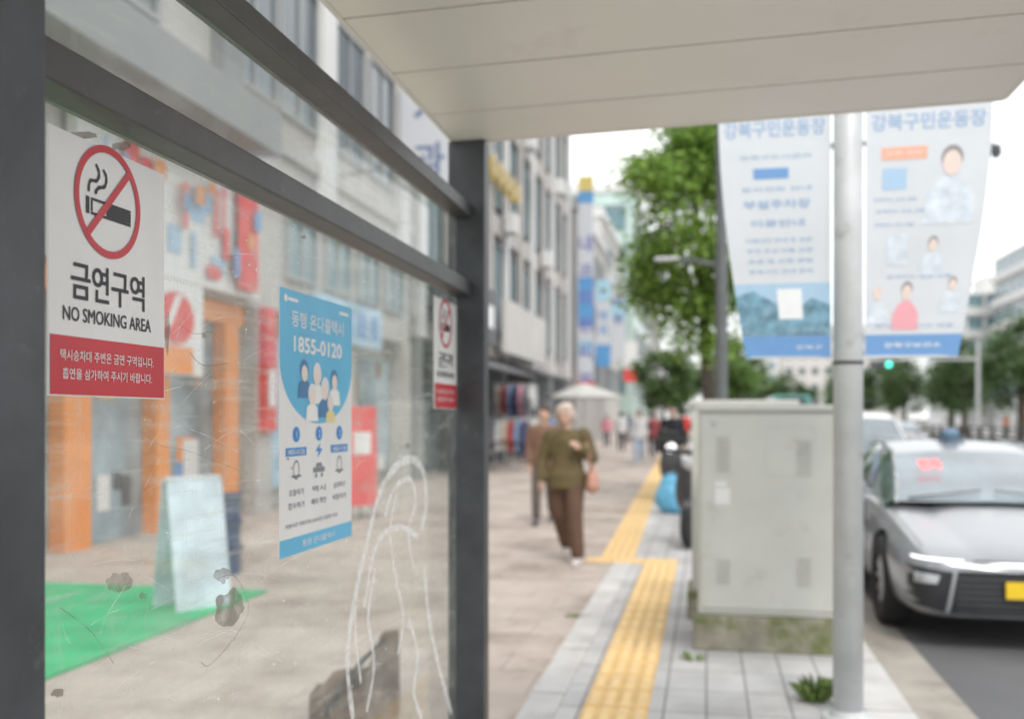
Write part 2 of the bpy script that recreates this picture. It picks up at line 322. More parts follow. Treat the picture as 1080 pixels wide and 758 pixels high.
# ---------------- no smoking signs
sw=mat('sign_white',(.80,.80,.79),.4,var=.03,scale=10,stain=((.6,.58,.54),12,.66,.4)); red=mat('sign_red',(.58,.035,.05),.4,var=.06,scale=8); ink=flatc('ink_black',(.03,.03,.032)); wt=flatc('letter_white',(.85,.85,.85))
def nosmoke(Y0,label,g=None):
    W,H=.296,.372; Z0=1.43; X0=-.886
    t=thing('no_smoking_sign',label,'sign',(X0,Y0,Z0))
    f=lambda a,b,o:(X0+.003+o,Y0+a,Z0+b)
    bm=bmesh.new(); box(bm,X0,X0+.003,Y0,Y0+W,Z0,Z0+H); mk('board',bm,sw,t)
    flat('red_band',[rect(.002,.002,W-.002,.085)],f,.0006,red,t)
    cx,cy=.1386,.2926
    flat('prohibition_ring',ringp(cx,cy,.073,.084),f,.0016,red,t); flat('prohibition_slash',[[(cx+.050,cy+.060),(cx+.058,cy+.052),(cx-.050,cy-.060),(cx-.058,cy-.052)]],f,.0018,red,t)
    P=[rect(cx-.044,cy-.026,cx+.058,cy-.022),rect(cx-.044,cy-.005,cx+.058,cy-.001),rect(cx-.044,cy-.0215,cx-.040,cy-.0055),rect(cx-.006,cy-.0215,cx+.058,cy-.0055),rect(cx-.056,cy-.026,cx-.048,cy-.001)]
    P+=strokes([(cx-.050,cy+.006),(cx-.046,cy+.022),(cx-.030,cy+.026),(cx-.024,cy+.038),(cx-.032,cy+.050)],.006)
    P+=strokes([(cx-.034,cy+.006),(cx-.026,cy+.016),(cx-.010,cy+.022),(cx-.006,cy+.036),(cx-.014,cy+.046)],.006)
    flat('cigarette',P,f,.0010,ink,t)
    letter('금연구역',(.142,.166),.186,.054,f,.001,ink,t,.018)
    letter('NO SMOKING AREA',(.142,.117),.224,.020,f,.001,ink,t,.012)
    letter('택시승차대 주변은 금연 구역입니다.',(.142,.058),.238,.0155,f,.0015,wt,t,.004)
    letter('흡연을 삼가하여 주시기 바랍니다.',(.142,.032),.228,.0155,f,.0015,wt,t,.004)
nosmoke(1.215,'large white and red no smoking sign nearest the camera beside the near post')
nosmoke(3.185,'small looking white and red no smoking sign at the far end of glass wall')
# ---------------- blue poster
def poster():
    X0=-.887; Y0,Y1=1.972,2.408; Z0,Z1=1.10,1.677; W=Y1-Y0; H=Z1-Z0
    t=thing('poster','blue and white taxi call poster with phone number stuck on the glass wall','poster',(X0,Y0,Z0))
    f=lambda a,b,o:(X0+.001+o,Y0+a*W,Z0+(1-b)*H)
    fu=lambda a,b,o:(X0+.001+o,Y0+a*W,Z0+b*H)
    def lt(s,c,w_,h_,o,m_,hv=0): letter(s,(c[0],1-c[1]),w_,h_,fu,o,m_,t,hv)
    blue=mat('poster_blue',(.13,.50,.76),.35,var=.08,scale=4); navy=flatc('poster_navy',(.07,.20,.40)); db=flatc('poster_deep_blue',(.03,.25,.62)); yl=flatc('poster_yellow',(.8,.66,.3)); gr=flatc('poster_grey_text',(.22,.24,.27)); pf=flatc('poster_face',(.82,.70,.62)); cream=flatc('poster_cream',(.84,.84,.80)); ghair=flatc('poster_grey_hair',(.74,.75,.77))
    bm=bmesh.new(); box(bm,X0,X0+.001,Y0,Y1,Z0,Z1); mk('sheet',bm,sw,t)
    pts=[(0,0),(1,0),(1,.26)]+[(.5+.5*math.cos(a),.26+.245*math.sin(a)) for a in [math.pi*k/20 for k in range(1,20)]]+[(0,.26)]
    flat('blue_field',[pts[::-1]],f,.0004,blue,t); flat('bottom_band',[rect(0,.935,1,1)],f,.0004,blue,t)
    lt('동행 온다콜택시',(.5,.105),.72,.060,.0009,wt,.010); lt('1855-0120',(.5,.200),.66,.058,.0009,wt,.03)
    flat('logo_mark',[disc(.07,.035,.022,16,.014),rect(.10,.03,.22,.042),rect(.80,.03,.94,.042)],f,.0009,wt,t)
    for cx,cy,sx,bc,hc in ((.30,.305,1.0,navy,navy),(.47,.315,1.1,cream,ghair),(.72,.33,1.0,cream,navy),(.58,.37,1.1,navy,ghair),(.40,.395,1.0,cream,ghair),(.66,.425,.85,yl,ghair)):
        body=[(cx-.085*sx,cy+.10*sx),(cx+.085*sx,cy+.10*sx),(cx+.07*sx,cy+.045*sx),(cx+.03*sx,cy+.03*sx),(cx-.03*sx,cy+.03*sx),(cx-.07*sx,cy+.045*sx)]
        dz=cy*.001
        flat('picture_coat',[[(a,min(b,.50)) for a,b in body]],f,.0010+dz,bc,t); flat('picture_hair',[disc(cx,cy-.008*sx,.052*sx,20,.042*sx)],f,.0011+dz,hc,t); flat('picture_face',[disc(cx,cy+.004*sx,.040*sx,18,.032*sx)],f,.0012+dz,pf,t)
    for k,cx in enumerate((.2,.5,.8)):
        flat('number_dot',[disc(cx,.545,.045,20,.030)],f,.0006,db,t); lt(str(k+1),(cx,.545),None,.028,.0012,wt,.02)
        if k!=1:
            flat('pill',[rect(cx-.13,.595,cx+.13,.627)],f,.0006,db,t); lt('1855-0120',(cx,.611),.21,.018,.001,wt,.015)
        else: flat('bolt_icon',[[(cx+.02,.582),(cx-.05,.615),(cx,.615)],[(cx+.05,.606),(cx-.02,.642),(cx,.606)]],f,.0006,db,t)
        P=ringp(cx,.68,.030,.038,20)+[rect(cx-.06,.700,cx+.06,.708)] if k!=1 else [rect(cx-.08,.68,cx+.08,.70),[(cx-.05,.679),(cx+.05,.679),(cx+.03,.662),(cx-.03,.662)],disc(cx-.04,.712,.016,10,.010),disc(cx+.04,.712,.016,10,.010)]
        flat('step_icon',P,f,.0006,gr,t)
    for cx,a,b in ((.2,'호출하기','접수하기'),(.5,'택시','배차 확인'),(.8,'승차하기','이동하기')):
        lt(a,(cx,.765),.18,.025,.0006,gr,.008); lt(b,(cx,.815),.2,.025,.0006,gr,.008)
    lt('이용시간 연중무휴 (24시간) 호출료 무료',(.42,.89),.70,.020,.0006,gr,.004)
    lt('동행 온다콜택시',(.5,.967),.45,.026,.0008,wt,.004)
poster()
# ---------------- sign pole + banners
galv=mat('galvanised_paint',(.58,.60,.605),.45,metal=.1,var=.12,scale=5,stain=((.28,.25,.22),7,.58,.6))
PX,PY=.645,4.83
sp=thing('sign_pole','tall light grey steel pole standing in pavement with banners on both sides','pole',(PX,PY,0))
bm=bmesh.new(); cone(bm,(PX,PY,.01),(PX,PY,4.2),.068,.064,28); mk('shaft',bm,galv,sp,smooth=False)
for p in sp.children[0].data.polygons: p.use_smooth=len(p.vertices)==4
bm=bmesh.new(); cone(bm,(PX,PY,0),(PX,PY,.02),.12,.115,24); cone(bm,(PX,PY,.02),(PX,PY,.05),.085,.075,24); mk('base_collar',bm,galv,sp)
blk=flatc('black_strap',(.04,.04,.04))
for z in (1.645,3.47):
    bm=bmesh.new(); cone(bm,(PX,PY,z),(PX,PY,z+.014),.071,.071,24); mk('clamp',bm,blk,sp)
bm=bmesh.new(); cone(bm,(PX-.66,PY,3.485),(PX+.66,PY,3.485),.012,.012,10); mk('banner_arm',bm,galv,sp)
bm=bmesh.new(); cone(bm,(PX-.44,PY,1.68),(PX+.44,PY,1.68),.005,.005,8); mk('banner_arm',bm,galv,sp)
cloth=leafy('banner_cloth',(.78,.82,.86),.35,False,scale=3,bump=.8,bscale=4)
bb=flatc('banner_blue',(.16,.34,.64)); lb=flatc('banner_light_blue',(.42,.60,.78)); tb=flatc('banner_text_blue',(.33,.47,.68)); org=flatc('banner_orange',(.85,.45,.32)); pk=flatc('banner_pink',(.85,.40,.45)); grn=mat('banner_landscape',(.16,.32,.42),.6,var=.5,scale=14,stain=((.35,.5,.62),20,.5,.7)); skn=flatc('banner_skin',(.80,.67,.61)); hr=flatc('banner_hair',(.30,.27,.28)); wb=flatc('banner_white',(.87,.89,.9)); shd=mat('banner_coat_shade',(.68,.75,.82),.6,var=.16,scale=18)
def banner(side,label):
    z0,z1=1.675,3.48
    def f(a,b,o):
        z=z0+(z1-z0)*b; t=(z-1.675)/1.12; t=t if t<1 else 1+(t-1)*.3
        e=math.sin(min(1,t)*1.45)
        if side<0: xl=.185-.13*e; xr=.568
        else: xl=.722; xr=1.12+.15*e
        y=PY+.006*math.sin(b*9)+.004*math.sin(a*3.1+1)
        return (xl+(xr-xl)*a, y-o, z)
    t=thing('banner',label,'banner',(PX+side*.3,PY,z0))
    bm=bmesh.new(); nx,nz=12,40; V=[[bm.verts.new(f(i/nx,j/nz,0)) for i in range(nx+1)] for j in range(nz+1)]
    for j in range(nz):
        for i in range(nx): bm.faces.new((V[j][i],V[j][i+1],V[j+1][i+1],V[j+1][i]))
    mk('cloth',bm,cloth,t,smooth=True)
    H=z1-z0
    def zb(y): return ((440-y)*4.65/1050+CH-z0)/H
    def g(name,polys,m,o=.0022): return flat(name,polys,f,o,m,t)
    def strip(x0,x1,y0,y1,nn=8):
        out=[]
        for k in range(nn):
            a=x0+(x1-x0)*k/nn; b=x0+(x1-x0)*(k+1)/nn; out.append(rect(a,zb(y1),b,zb(y0)))
        return out
    def lt(s,c,w_,h_,o,m_,hv=0): letter(s,c,w_,h_,f,o,m_,t,hv)
    g('bottom_band',strip(0,1,354,377),bb)
    lt('강북구민운동장',(.5,zb(134)),.90,.042,.0022,tb,.02)
    if side<0:
        g('picture_sky',strip(0,1,298,325),lb)
        hp=[(0,312),(.1,308),(.2,306),(.3,312),(.4,318),(.5,322),(.62,326),(.72,320),(.8,314),(.9,318),(1,322)]
        g('picture_ground',[[(hp[i][0],zb(353.5)),(hp[i+1][0],zb(353.5)),(hp[i+1][0],zb(hp[i+1][1])),(hp[i][0],zb(hp[i][1]))] for i in range(10)],grn,.0034)
        g('picture_square',[rect(.44,zb(336),.70,zb(304))],wb,.0045); g('blue_pill',[rect(.30,zb(187),.62,zb(176))],bb)
        lt('부설주차장',(.5,zb(214)),.62,.022,.0025,tb,.02); lt('이용안내',(.5,zb(234)),.50,.018,.0025,tb,.02)
        for k,y in enumerate((164,198,252,263,274,285)): lt(['강북구도시관리','문의전화 안내','이용시간 안내 및 요금','주민 우선 이용 신청','요금 및 신청 방법','운영시간 안내 문의'][k],(.5,zb(y)),.64,.011,.0025,tb,.01)
        lt('강북구',(.75,zb(366)),.3,.010,.003,wb,.01)
    else:
        g('orange_label',[rect(.13,zb(173),.50,zb(160))],org); lt('무료 상담',(.315,zb(166)),.30,.007,.003,wb,.01)
        def port(cx,y,s,mb,mh=hr):
            k_=4.65/1050/H
            g('portrait_coat',[[(cx-.12*s,zb(y+34*s)),(cx+.12*s,zb(y+34*s)),(cx+.11*s,zb(y+20*s)),(cx+.07*s,zb(y+12*s)),(cx+.03*s,zb(y+8*s)),(cx-.03*s,zb(y+8*s)),(cx-.07*s,zb(y+12*s)),(cx-.11*s,zb(y+20*s))]],mb,.0025)
            g('portrait_hair',[disc(cx,zb(y-2.5*s),.047*s,20,7.0*s*k_)],mh,.0032); g('portrait_face',[disc(cx,zb(y+.5*s),.040*s,20,7.0*s*k_)],skn,.0038)
        port(.70,178,1.85,shd); port(.60,262,.95,shd); port(.12,312,.9,shd,skn); port(.40,310,1.15,pk); port(.82,303,.85,shd)
        g('photo_patch',[rect(.14,zb(204),.34,zb(182))],lb); g('photo_patch',[rect(.20,zb(282),.38,zb(250))],shd)
        for y,a,wd in ((214,.25,.36),(226,.3,.42),(240,.25,.34),(294,.5,.6),(345,.5,.8)): lt('함께하는 건강 생활',(a,zb(y)),wd,.008,.0025,tb,.01)
        lt('강북구보건소',(.5,zb(365)),.6,.012,.003,wb,.02)
banner(-1,'white and blue printed banner hanging left of the grey pole')
banner(1,'white printed banner with portraits hanging right of the grey pole')
# ---------------- utility cabinets
cabm=mat('cabinet_paint',(.60,.605,.56),.5,var=.06,scale=3,bump=.06,bscale=12,stain=((.36,.31,.24),4.5,.58,.5))
moss=mat('mossy_concrete',(.32,.30,.24),.9,var=.25,scale=6,bump=.6,bscale=30,stain=((.13,.16,.04),4,.48,.85))
def cabinet(x0,x1,y0,y1,z0,z1,label,detail):
    t=thing('utility_cabinet',label,'electrical cabinet',((x0+x1)/2,(y0+y1)/2,0))
    bm=bmesh.new(); box(bm,x0-.03,x1+.03,y0-.05,y1+.03,0,z0-.002); mk('plinth',bm,moss,t,bev=.012)
    bm=bmesh.new(); box(bm,x0,x1,y0,y1,z0,z1-.04); mk('housing',bm,cabm,t,bev=.008)
    bm=bmesh.new(); box(bm,x0-.02,x1+.02,y0-.02,y1+.02,z1-.038,z1); mk('lid',bm,cabm,t,bev=.008)
    if detail:
        bm=bmesh.new(); box(bm,x0+.02,x1-.02,y0-.012,y0-.001,z0+.04,z1-.06); d=mk('door',bm,cabm,t,bev=.004)
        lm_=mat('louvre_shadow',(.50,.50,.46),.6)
        def louv(cx,zc,n,w):
            bm=bmesh.new()
            for k in range(n): box(bm,cx-w/2,cx+w/2,y0-.018,y0-.0125,zc+k*.022,zc+k*.022+.008)
            mk('louvre',bm,lm_,d)
        for cx,zc,n_ in ((x0+.15,z1-.40,10),(x1-.20,z1-.42,10),(x0+.15,z0+.19,7),(x1-.20,z0+.19,8)): louv(cx,zc,n_,.08)
        bm=bmesh.new(); P=rr(x0+.40,x0+.68,z1-.42,z1-.13,.03)
        for i in range(len(P)):
            a,b=P[i],P[(i+1)%len(P)]; cone(bm,(a[0],y0-.0125,a[1]),(b[0],y0-.0125,b[1]),.002,.002,6)
        mk('access_panel',bm,cabm,d)
        bm=bmesh.new(); cone(bm,(x0+.1,y0-.012,z1-.10),(x0+.1,y0-.03,z1-.10),.018,.014,12); mk('lock',bm,galv,d)
        bm=bmesh.new(); box(bm,x0+.10,x0+.19,y0-.0145,y0-.0128,z1-.60,z1-.50); mk('notice_sheet',bm,sw,t)
        bm=bmesh.new(); box(bm,x0+.10,x0+.17,y0-.0145,y0-.0128,z1-.49,z1-.46); mk('notice_sheet',bm,sw,t)
        for zz in (z0+.12,z1-.2):
            bm=bmesh.new(); cone(bm,(x1-.012,y0-.012,zz),(x1-.012,y0-.012,zz+.08),.009,.009,8); mk('hinge',bm,galv,d)
cabinet(-.05,.77,6.15,6.65,.21,1.475,'pale grey green utility cabinet with vents on mossy plinth behind the pole',True)
cabinet(-.10,.6,7.05,7.5,.2,1.52,'second pale utility cabinet peeking out behind the larger one',False)
# weeds
leafm=mat('weed_green',(.17,.25,.07),.7,var=.35,island=True)
def tuft(x,y,n,h,label,seed):
    r=random.Random(seed); V=[];Fc=[]
    for i in range(n):
        a=r.uniform(0,6.28); d=r.uniform(0,.06); bx,by=x+d*math.cos(a),y+d*math.sin(a); hh=h*r.uniform(.3,1); lx,ly=math.cos(a)*hh*.7,math.sin(a)*hh*.7; wd=.008; k=len(V)
        V+=[(bx-wd*math.sin(a)*.4,by+wd*math.cos(a)*.4,0),(bx+wd*math.sin(a)*.4,by-wd*math.cos(a)*.4,0),(bx+lx*.5+wd*math.sin(a),by+ly*.5-wd*math.cos(a),hh*.7),(bx+lx,by+ly,hh*.8),(bx+lx*.5-wd*math.sin(a),by+ly*.5+wd*math.cos(a),hh*.7)]; Fc.append((k,k+1,k+2,k+3,k+4))
    me=bpy.data.meshes.new('weed'); me.from_pydata(V,[],Fc); o=link('weed',me,leafm); tag(o,label,'plant')
x,y=gp(860,738); tuft(x,y,150,.13,'small green weed growing at the kerb left of the grey pole',1)
x,y=gp(730,705); tuft(x-.0,y+.2,30,.05,'tiny weed at the left corner of the mossy cabinet plinth',2)
x,y=gp(604,650); tuft(x,y,22,.04,'tiny weed between the brown and grey paving',4)
# ---------------- trees
def tree(name,label,loc,th,cr,n,leaf,seed,group=None,lean=(0,0),ncl=26,hue=(.085,.19,.03),sp=1.0):
    r=random.Random(seed); t=thing(name,label,'tree',loc,0,group)
    bark=mat('bark',(.12,.10,.08),.9,var=.3,scale=10,bump=.6,bscale=20)
    lm=leafy('leaves_%d'%int(hue[1]*1000),hue)
    cz=th+cr[2]*.75; cl=[]
    for i in range(ncl):
        a=r.uniform(0,6.28); u=r.uniform(-1,1); q=r.uniform(.35,1)**.6; rr_=math.sqrt(1-u*u)
        cl.append(Vector((lean[0]+cr[0]*q*rr_*math.cos(a),lean[1]+cr[1]*q*rr_*math.sin(a),cz+cr[2]*u*q)))
    bm=bmesh.new(); limb(bm,[(0,0,-.02),(lean[0]*.2,lean[1]*.2,th*.6),(lean[0]*.6,lean[1]*.6,th+cr[2]*.3),(lean[0],lean[1],cz+cr[2]*.4)],[.16*cr[0]/1.4,.12*cr[0]/1.4,.09*cr[0]/1.4,.03],10)
    for c_ in cl[:18]: 
        b=Vector((lean[0]*.5,lean[1]*.5,th+cr[2]*.1)); cone(bm,b,c_,.04*cr[0]/1.4,.01,6)
    mk('trunk',bm,bark,t,local=True,smooth=True)
    V=[];Fc=[]
    for i in range(n):
        c_=cl[i%ncl]; s_=sp*cr[0]*(.26+.12*((i%ncl)%3)/2)
        p=c_+Vector((r.gauss(0,s_*.6),r.gauss(0,s_*.6),r.gauss(0,s_*.5)))
        d=Vector((r.uniform(-1,1),r.uniform(-1,1),r.uniform(-.6,.4))).normalized(); e=d.cross(Vector((r.uniform(-1,1),r.uniform(-1,1),1))).normalized()
        q=leaf*r.uniform(.6,1.3); k=len(V); V+=[p,p+d*q*.5+e*q*.35,p+d*q,p+d*q*.5-e*q*.35]; Fc.append((k,k+1,k+2,k+3))
    me=bpy.data.meshes.new('crown'); me.from_pydata(V,[],Fc); link('crown',me,lm,t)
    return t
tree('street_tree','tall bright green street tree rising beside the lamp post',(.10,16.2,0),2.85,(1.25,1.3,2.0),22000,.11,5,lean=(-.28,0),ncl=54,hue=(.28,.43,.10),sp=.9)
tree('street_tree','short round dark green tree on the pavement beyond the scooters',(-1.25,30,0),1.9,(.78,.78,.98),4000,.14,8,hue=(.14,.23,.08))
tree('street_tree','slim green kerbside tree further along behind the tall one',(.9,30,0),2.3,(.8,.8,.9),2500,.15,9,hue=(.19,.31,.09))
far=tree('roadside_tree','far dark green trees lining the opposite side of the wide road',(21,48,0),3,(3,3,3.2),5000,.36,11,group='trees across the road',hue=(.10,.17,.06))
for k,(X,Y,s_) in enumerate(((20.5,61,.9),(21,73,.95),(20,84,.8),(21.5,95,1.0),(20,108,.85),(21,121,1.0),(20,138,.9),(21,155,1.0),(22,175,1.1))):
    c_=copy_tree(far); c_.location=(X,Y,0); c_.scale=(s_,s_,s_*(.85+.1*(k%3))); c_.rotation_euler=(0,0,k*1.3)
def otree(loc,sc,rz,label):
    m2=copy_tree(far); m2.location=loc; m2.scale=sc; m2.rotation_euler=(0,0,rz); tag(m2,label,'tree'); del m2['group']
otree((1.2,58,0),(.55,.55,.65),0,'green tree on the kerb far behind the lamp post')
otree((6.5,118,0),(1,1,.8),2,'distant tree where the road narrows left of the grey pole')
otree((11,140,0),(1.1,1.1,.8),3,'distant tree showing just right of the grey pole')
otree((-1.6,62,0),(.45,.45,.6),4,'far kerbside tree behind the pedestrians')
# ---------------- buildings
def winmesh(w,h,fm,pm,mull=1):
    bm=bmesh.new(); t=.06
    box(bm,-w/2,w/2,-.08,0,-h/2,-h/2+t); box(bm,-w/2,w/2,-.08,0,h/2-t,h/2); box(bm,-w/2,-w/2+t,-.079,0,-h/2+t,h/2-t); box(bm,w/2-t,w/2,-.079,0,-h/2+t,h/2-t)
    for k in range(1,mull+1):
        x=-w/2+w*k/(mull+1); box(bm,x-.025,x+.025,-.07,0,-h/2+t,h/2-t)
    a=bpy.data.meshes.new('window'); bm.to_mesh(a); bm.free(); a.materials.append(fm)
    bm=bmesh.new(); box(bm,-w/2+t,w/2-t,-.03,-.002,-h/2+t,h/2-t); b=bpy.data.meshes.new('pane'); bm.to_mesh(b); bm.free(); b.materials.append(pm)
    return a,b
paneD=mat('window_glass_dark',(.10,.13,.15),.12,var=.5,scale=.35,spec=.8); paneB=mat('window_glass_teal',(.16,.27,.30),.12,var=.4,scale=.3,spec=.8)
frA=flatc('window_frame_grey',(.35,.36,.37)); frD=flatc('window_frame_dark',(.10,.10,.11))
def rowwin(t,wm,face,pos,z,cs_):
    a,b=wm
    for u in cs_:
        o=bpy.data.objects.new('window',a); C.objects.link(o); o.parent=t; o.location=(pos-t.location.x,u-t.location.y,z) if face in('+x','-x') else (u-t.location.x,pos-t.location.y,z)
        o.rotation_euler=(0,0,{'+x':R(90),'-x':R(-90),'-y':0}[face]); p=bpy.data.objects.new('pane',b); C.objects.link(p); p.parent=o
def lin(a,b,n): return [a+(b-a)*(i+.5)/n for i in range(n)]
stoneA=mat('pale_stone',(.53,.51,.485),.7,var=.08,scale=1.5,stain=((.34,.32,.30),.6,.5,.45))
stoneB=mat('warm_grey_cladding',(.44,.42,.40),.6,var=.08,scale=.8); white=mat('white_render',(.68,.68,.67),.6,var=.05,scale=.6); grey=mat('mid_grey_cladding',(.24,.25,.26),.5,var=.1,scale=.7); cream=mat('cream_render',(.58,.56,.53),.7,var=.06,scale=.8)
XF=-6.2
A=thing('shop_building','pale stone building with small shops seen through the dirty glass wall','building',(XF-4,11,0))
bm=bmesh.new(); box(bm,XF-9,XF-.2,-2,21,3.0,15); box(bm,XF-9,XF-.6,-2,21,0,3.0); mk('wall',bm,stoneA,A)
for yy in (-1.8,3.2,7.6,13.6,17.2,20.7):
    bm=bmesh.new(); box(bm,XF-.6,XF-.15,yy-.25,yy+.25,0,3.0); mk('pillar',bm,stoneA,A)
for z in (5.4,8.85,12.3):
    bm=bmesh.new(); box(bm,XF-.2,XF-.08,-2,21,z,z+.22); mk('string_course',bm,stoneB,A)
for yy in (12.4,15.9,20.2):
    bm=bmesh.new(); box(bm,XF-.2,XF-.02,yy-.3,yy+.3,5.0,15); mk('pilaster',bm,grey if yy<13 else white,A)
bm=bmesh.new(); box(bm,XF-.2,XF+.85,-1,12.0,4.75,5.3); mk('canopy',bm,grey,A)
wmA=winmesh(1.5,2.3,frA,paneD,1)
for z in (7.2,10.6): rowwin(A,wmA,'+x',XF-.2,z,[-.5,1.6,3.7,5.8,7.9,10.0,13.3,14.9,17.2,19.0])
rowwin(A,winmesh(1.2,1.0,frA,paneB,1),'+x',XF-.2,4.05,lin(14.2,20.6,4))
orange=mat('orange_panel',(.95,.32,.07),.45,var=.15,scale=1.2,stain=((.6,.3,.15),2,.5,.3)); redp=mat('red_panel',(.78,.08,.08),.45,var=.15,scale=3); lbl=mat('pale_blue_panel',(.42,.62,.76),.4,var=.3,scale=2.5); shopg=mat('shop_glass_pale',(.34,.42,.46),.12,var=.5,scale=1.3)
bm=bmesh.new(); box(bm,XF-.58,XF-.5,7.9,13.3,.0,2.7); mk('shop_window',bm,shopg,A)
for y0,y1 in ((8.0,8.32),(9.2,9.65),(10.95,11.25),(12.7,13.1)):
    bm=bmesh.new(); box(bm,XF-.49,XF-.30,y0,y1,0,2.7); mk('orange_door_frame',bm,orange,A)
bm=bmesh.new(); box(bm,XF-.49,XF-.32,7.9,13.3,2.702,2.98); mk('lintel',bm,orange,A)
for y0,y1 in ((13.9,17),(17.5,20.4)):
    bm=bmesh.new(); box(bm,XF-.58,XF-.45,y0,y1,.3,2.6); mk('shop_window',bm,lbl if y0<15 else shopg,A)
bm=bmesh.new(); box(bm,XF-.58,XF-.45,-1.5,7.3,.1,2.7); mk('shop_window',bm,shopg,A)
rs_=random.Random(21); stick=[redp,orange,lbl,sw,mat('sticker_yellow',(.8,.62,.2),.5),bb,mat('sticker_brown',(.3,.2,.15),.6),frD,sw,mat('sticker_pink',(.75,.4,.45),.5)]
for i in range(60):
    yy=rs_.choice([rs_.uniform(8.3,13.2),rs_.uniform(8.3,13.2),rs_.uniform(13.9,20.2),rs_.uniform(5,7.2)]); zz=rs_.uniform(.3,2.3); ww=rs_.uniform(.12,.45); hh=rs_.uniform(.15,.7)
    if any(a-.02<yy+ww and yy<b+.02 for a,b in ((7.9,8.34),(9.18,9.67),(10.9,11.3),(12.65,13.15),(13.3,13.9),(16.9,17.5),(7.3,7.9))): continue
    bm=bmesh.new(); xx=XF-.45+.004*(i%5)+.004 if yy>13.5 or yy<7.5 else XF-.5+.004*(i%5)+.004
    box(bm,xx-.003,xx,yy,yy+ww,zz,min(2.65,zz+hh)); mk('window_sticker',bm,stick[i%10],A)
def board(name,label,cat,x,y0,y1,z0,z1,base,items):
    t=thing(name,label,cat,(x,(y0+y1)/2,z0)); bm=bmesh.new(); box(bm,x-.12,x,y0,y1,z0,z1); mk('panel',bm,base,t)
    f=lambda a,b,o:(x+o,y0+a*(y1-y0),z0+b*(z1-z0))
    for nm,P,m_,o in items: flat(nm,P,f,o,m_,t)
    return t,f
r5=random.Random(5)
def bits(n,w0,w1,h0,h1,x0=0.02,x1=.95): 
    o=[]
    for i in range(n):
        a=r5.uniform(x0,x1-w1); b=r5.uniform(.05,.95-h1); o.append(rect(a,b,a+r5.uniform(w0,w1),b+r5.uniform(h0,h1)))
    return o
board('shop_sign','wide white shop sign crowded with red and blue graphics above the orange shopfront','sign',XF-.02,9.0,13.2,3.05,4.6,sw,[('blue_graphics',[r] ,lb,.006+.003*i) for i,r in enumerate(bits(8,.03,.10,.1,.3))]+[('red_graphics',[r],redp,.035+.003*i) for i,r in enumerate(bits(14,.02,.08,.1,.45)+[rect(.80,.05,.95,.95)])]+[('orange_graphics',[r],orange,.09+.003*i) for i,r in enumerate(bits(5,.03,.08,.1,.2))]+[('dark_graphics',[r],bb,.11+.003*i) for i,r in enumerate(bits(6,.01,.05,.1,.25))])
board('shop_poster','crowded red and orange poster panel hung under the shop sign','poster',XF+.12,10.0,11.3,1.9,3.0,sw,[('red_blob',[disc(.5,.6,.32,24,.28)],redp,.01),('orange_blob',[rect(.2,.02,.8,.3)],orange,.013),('white_streak',[[(.3,.5),(.4,.5),(.6,.85),(.5,.85)]],wt,.016),('dark_streak',[rect(.15,.1,.25,.8)],bb,.019)])
board('shop_poster','red poster on the shopfront pillar right of the orange shop','poster',XF-.03,13.42,13.78,1.2,3.0,redp,[('white_stripe',[rect(.2,.2,.8,.5)],wt,.01)])
board('shop_sign','pale blue shop sign seen through the far half of the glass','sign',XF-.02,15.4,18.6,2.7,3.45,lbl,[('blue_graphics',[rect(.08,.2,.24,.8),rect(.32,.2,.48,.8),rect(.56,.2,.72,.8),rect(.8,.2,.92,.8)],bb,.01)])
gm=mat('green_mat',(.05,.46,.19),.85,var=.2,scale=3,bump=.3,bscale=200,stain=((.2,.45,.3),2,.5,.4))
bm=bmesh.new(); box(bm,-5.9,-3.45,.5,7.45,.004,.02); tag(mk('door_mat',bm,gm),'long bright green mat laid in front of the orange shop','mat')
ab=thing('a_frame_board','pale blue and white folding board standing at the edge of green mat','sign board',(-3.72,6.75,.02),R(58))
bp_=mat('board_pale',(.56,.66,.72),.5,var=.25,scale=4)
for s_ in (-1,1):
    bm=bmesh.new(); v=[(-.22,s_*.16,0),(.22,s_*.16,0),(.22,s_*.02,.92),(-.22,s_*.02,.92)]; q=[(a,b+s_*.02,c) for a,b,c in v]
    V=[bm.verts.new(p) for p in v+q]
    for fc in ((0,1,2,3),(4,5,6,7),(0,1,5,4),(1,2,6,5),(2,3,7,6),(3,0,4,7)): bm.faces.new([V[i] for i in fc])
    bmesh.ops.recalc_face_normals(bm,faces=bm.faces[:]); mk('panel',bm,bp_,ab,local=True)
bm=bmesh.new(); cone(bm,(-.22,0,.93),(.22,0,.93),.02,.02,8); mk('hinge_bar',bm,galv,ab,local=True)
xb=thing('standing_banner','narrow red standing banner on the pavement seen through the glass','banner',(-4.6,12.9,0),R(58))
bm=bmesh.new(); box(bm,-.25,.25,-.01,.01,.2,1.55); mk('cloth',bm,redp,xb,local=True)
bm=bmesh.new(); box(bm,-.15,.15,-.016,-.012,.9,1.2); mk('print',bm,sw,xb,local=True)
bm=bmesh.new(); cone(bm,(0,.03,0),(0,.03,1.62),.012,.012,8); cone(bm,(-.3,0,0.02),(0,.03,.4),.01,.01,6); cone(bm,(.3,0,.02),(0,.03,.4),.01,.01,6); cone(bm,(0,.35,.02),(0,.03,.5),.01,.01,6); mk('stand',bm,blk,xb,local=True)
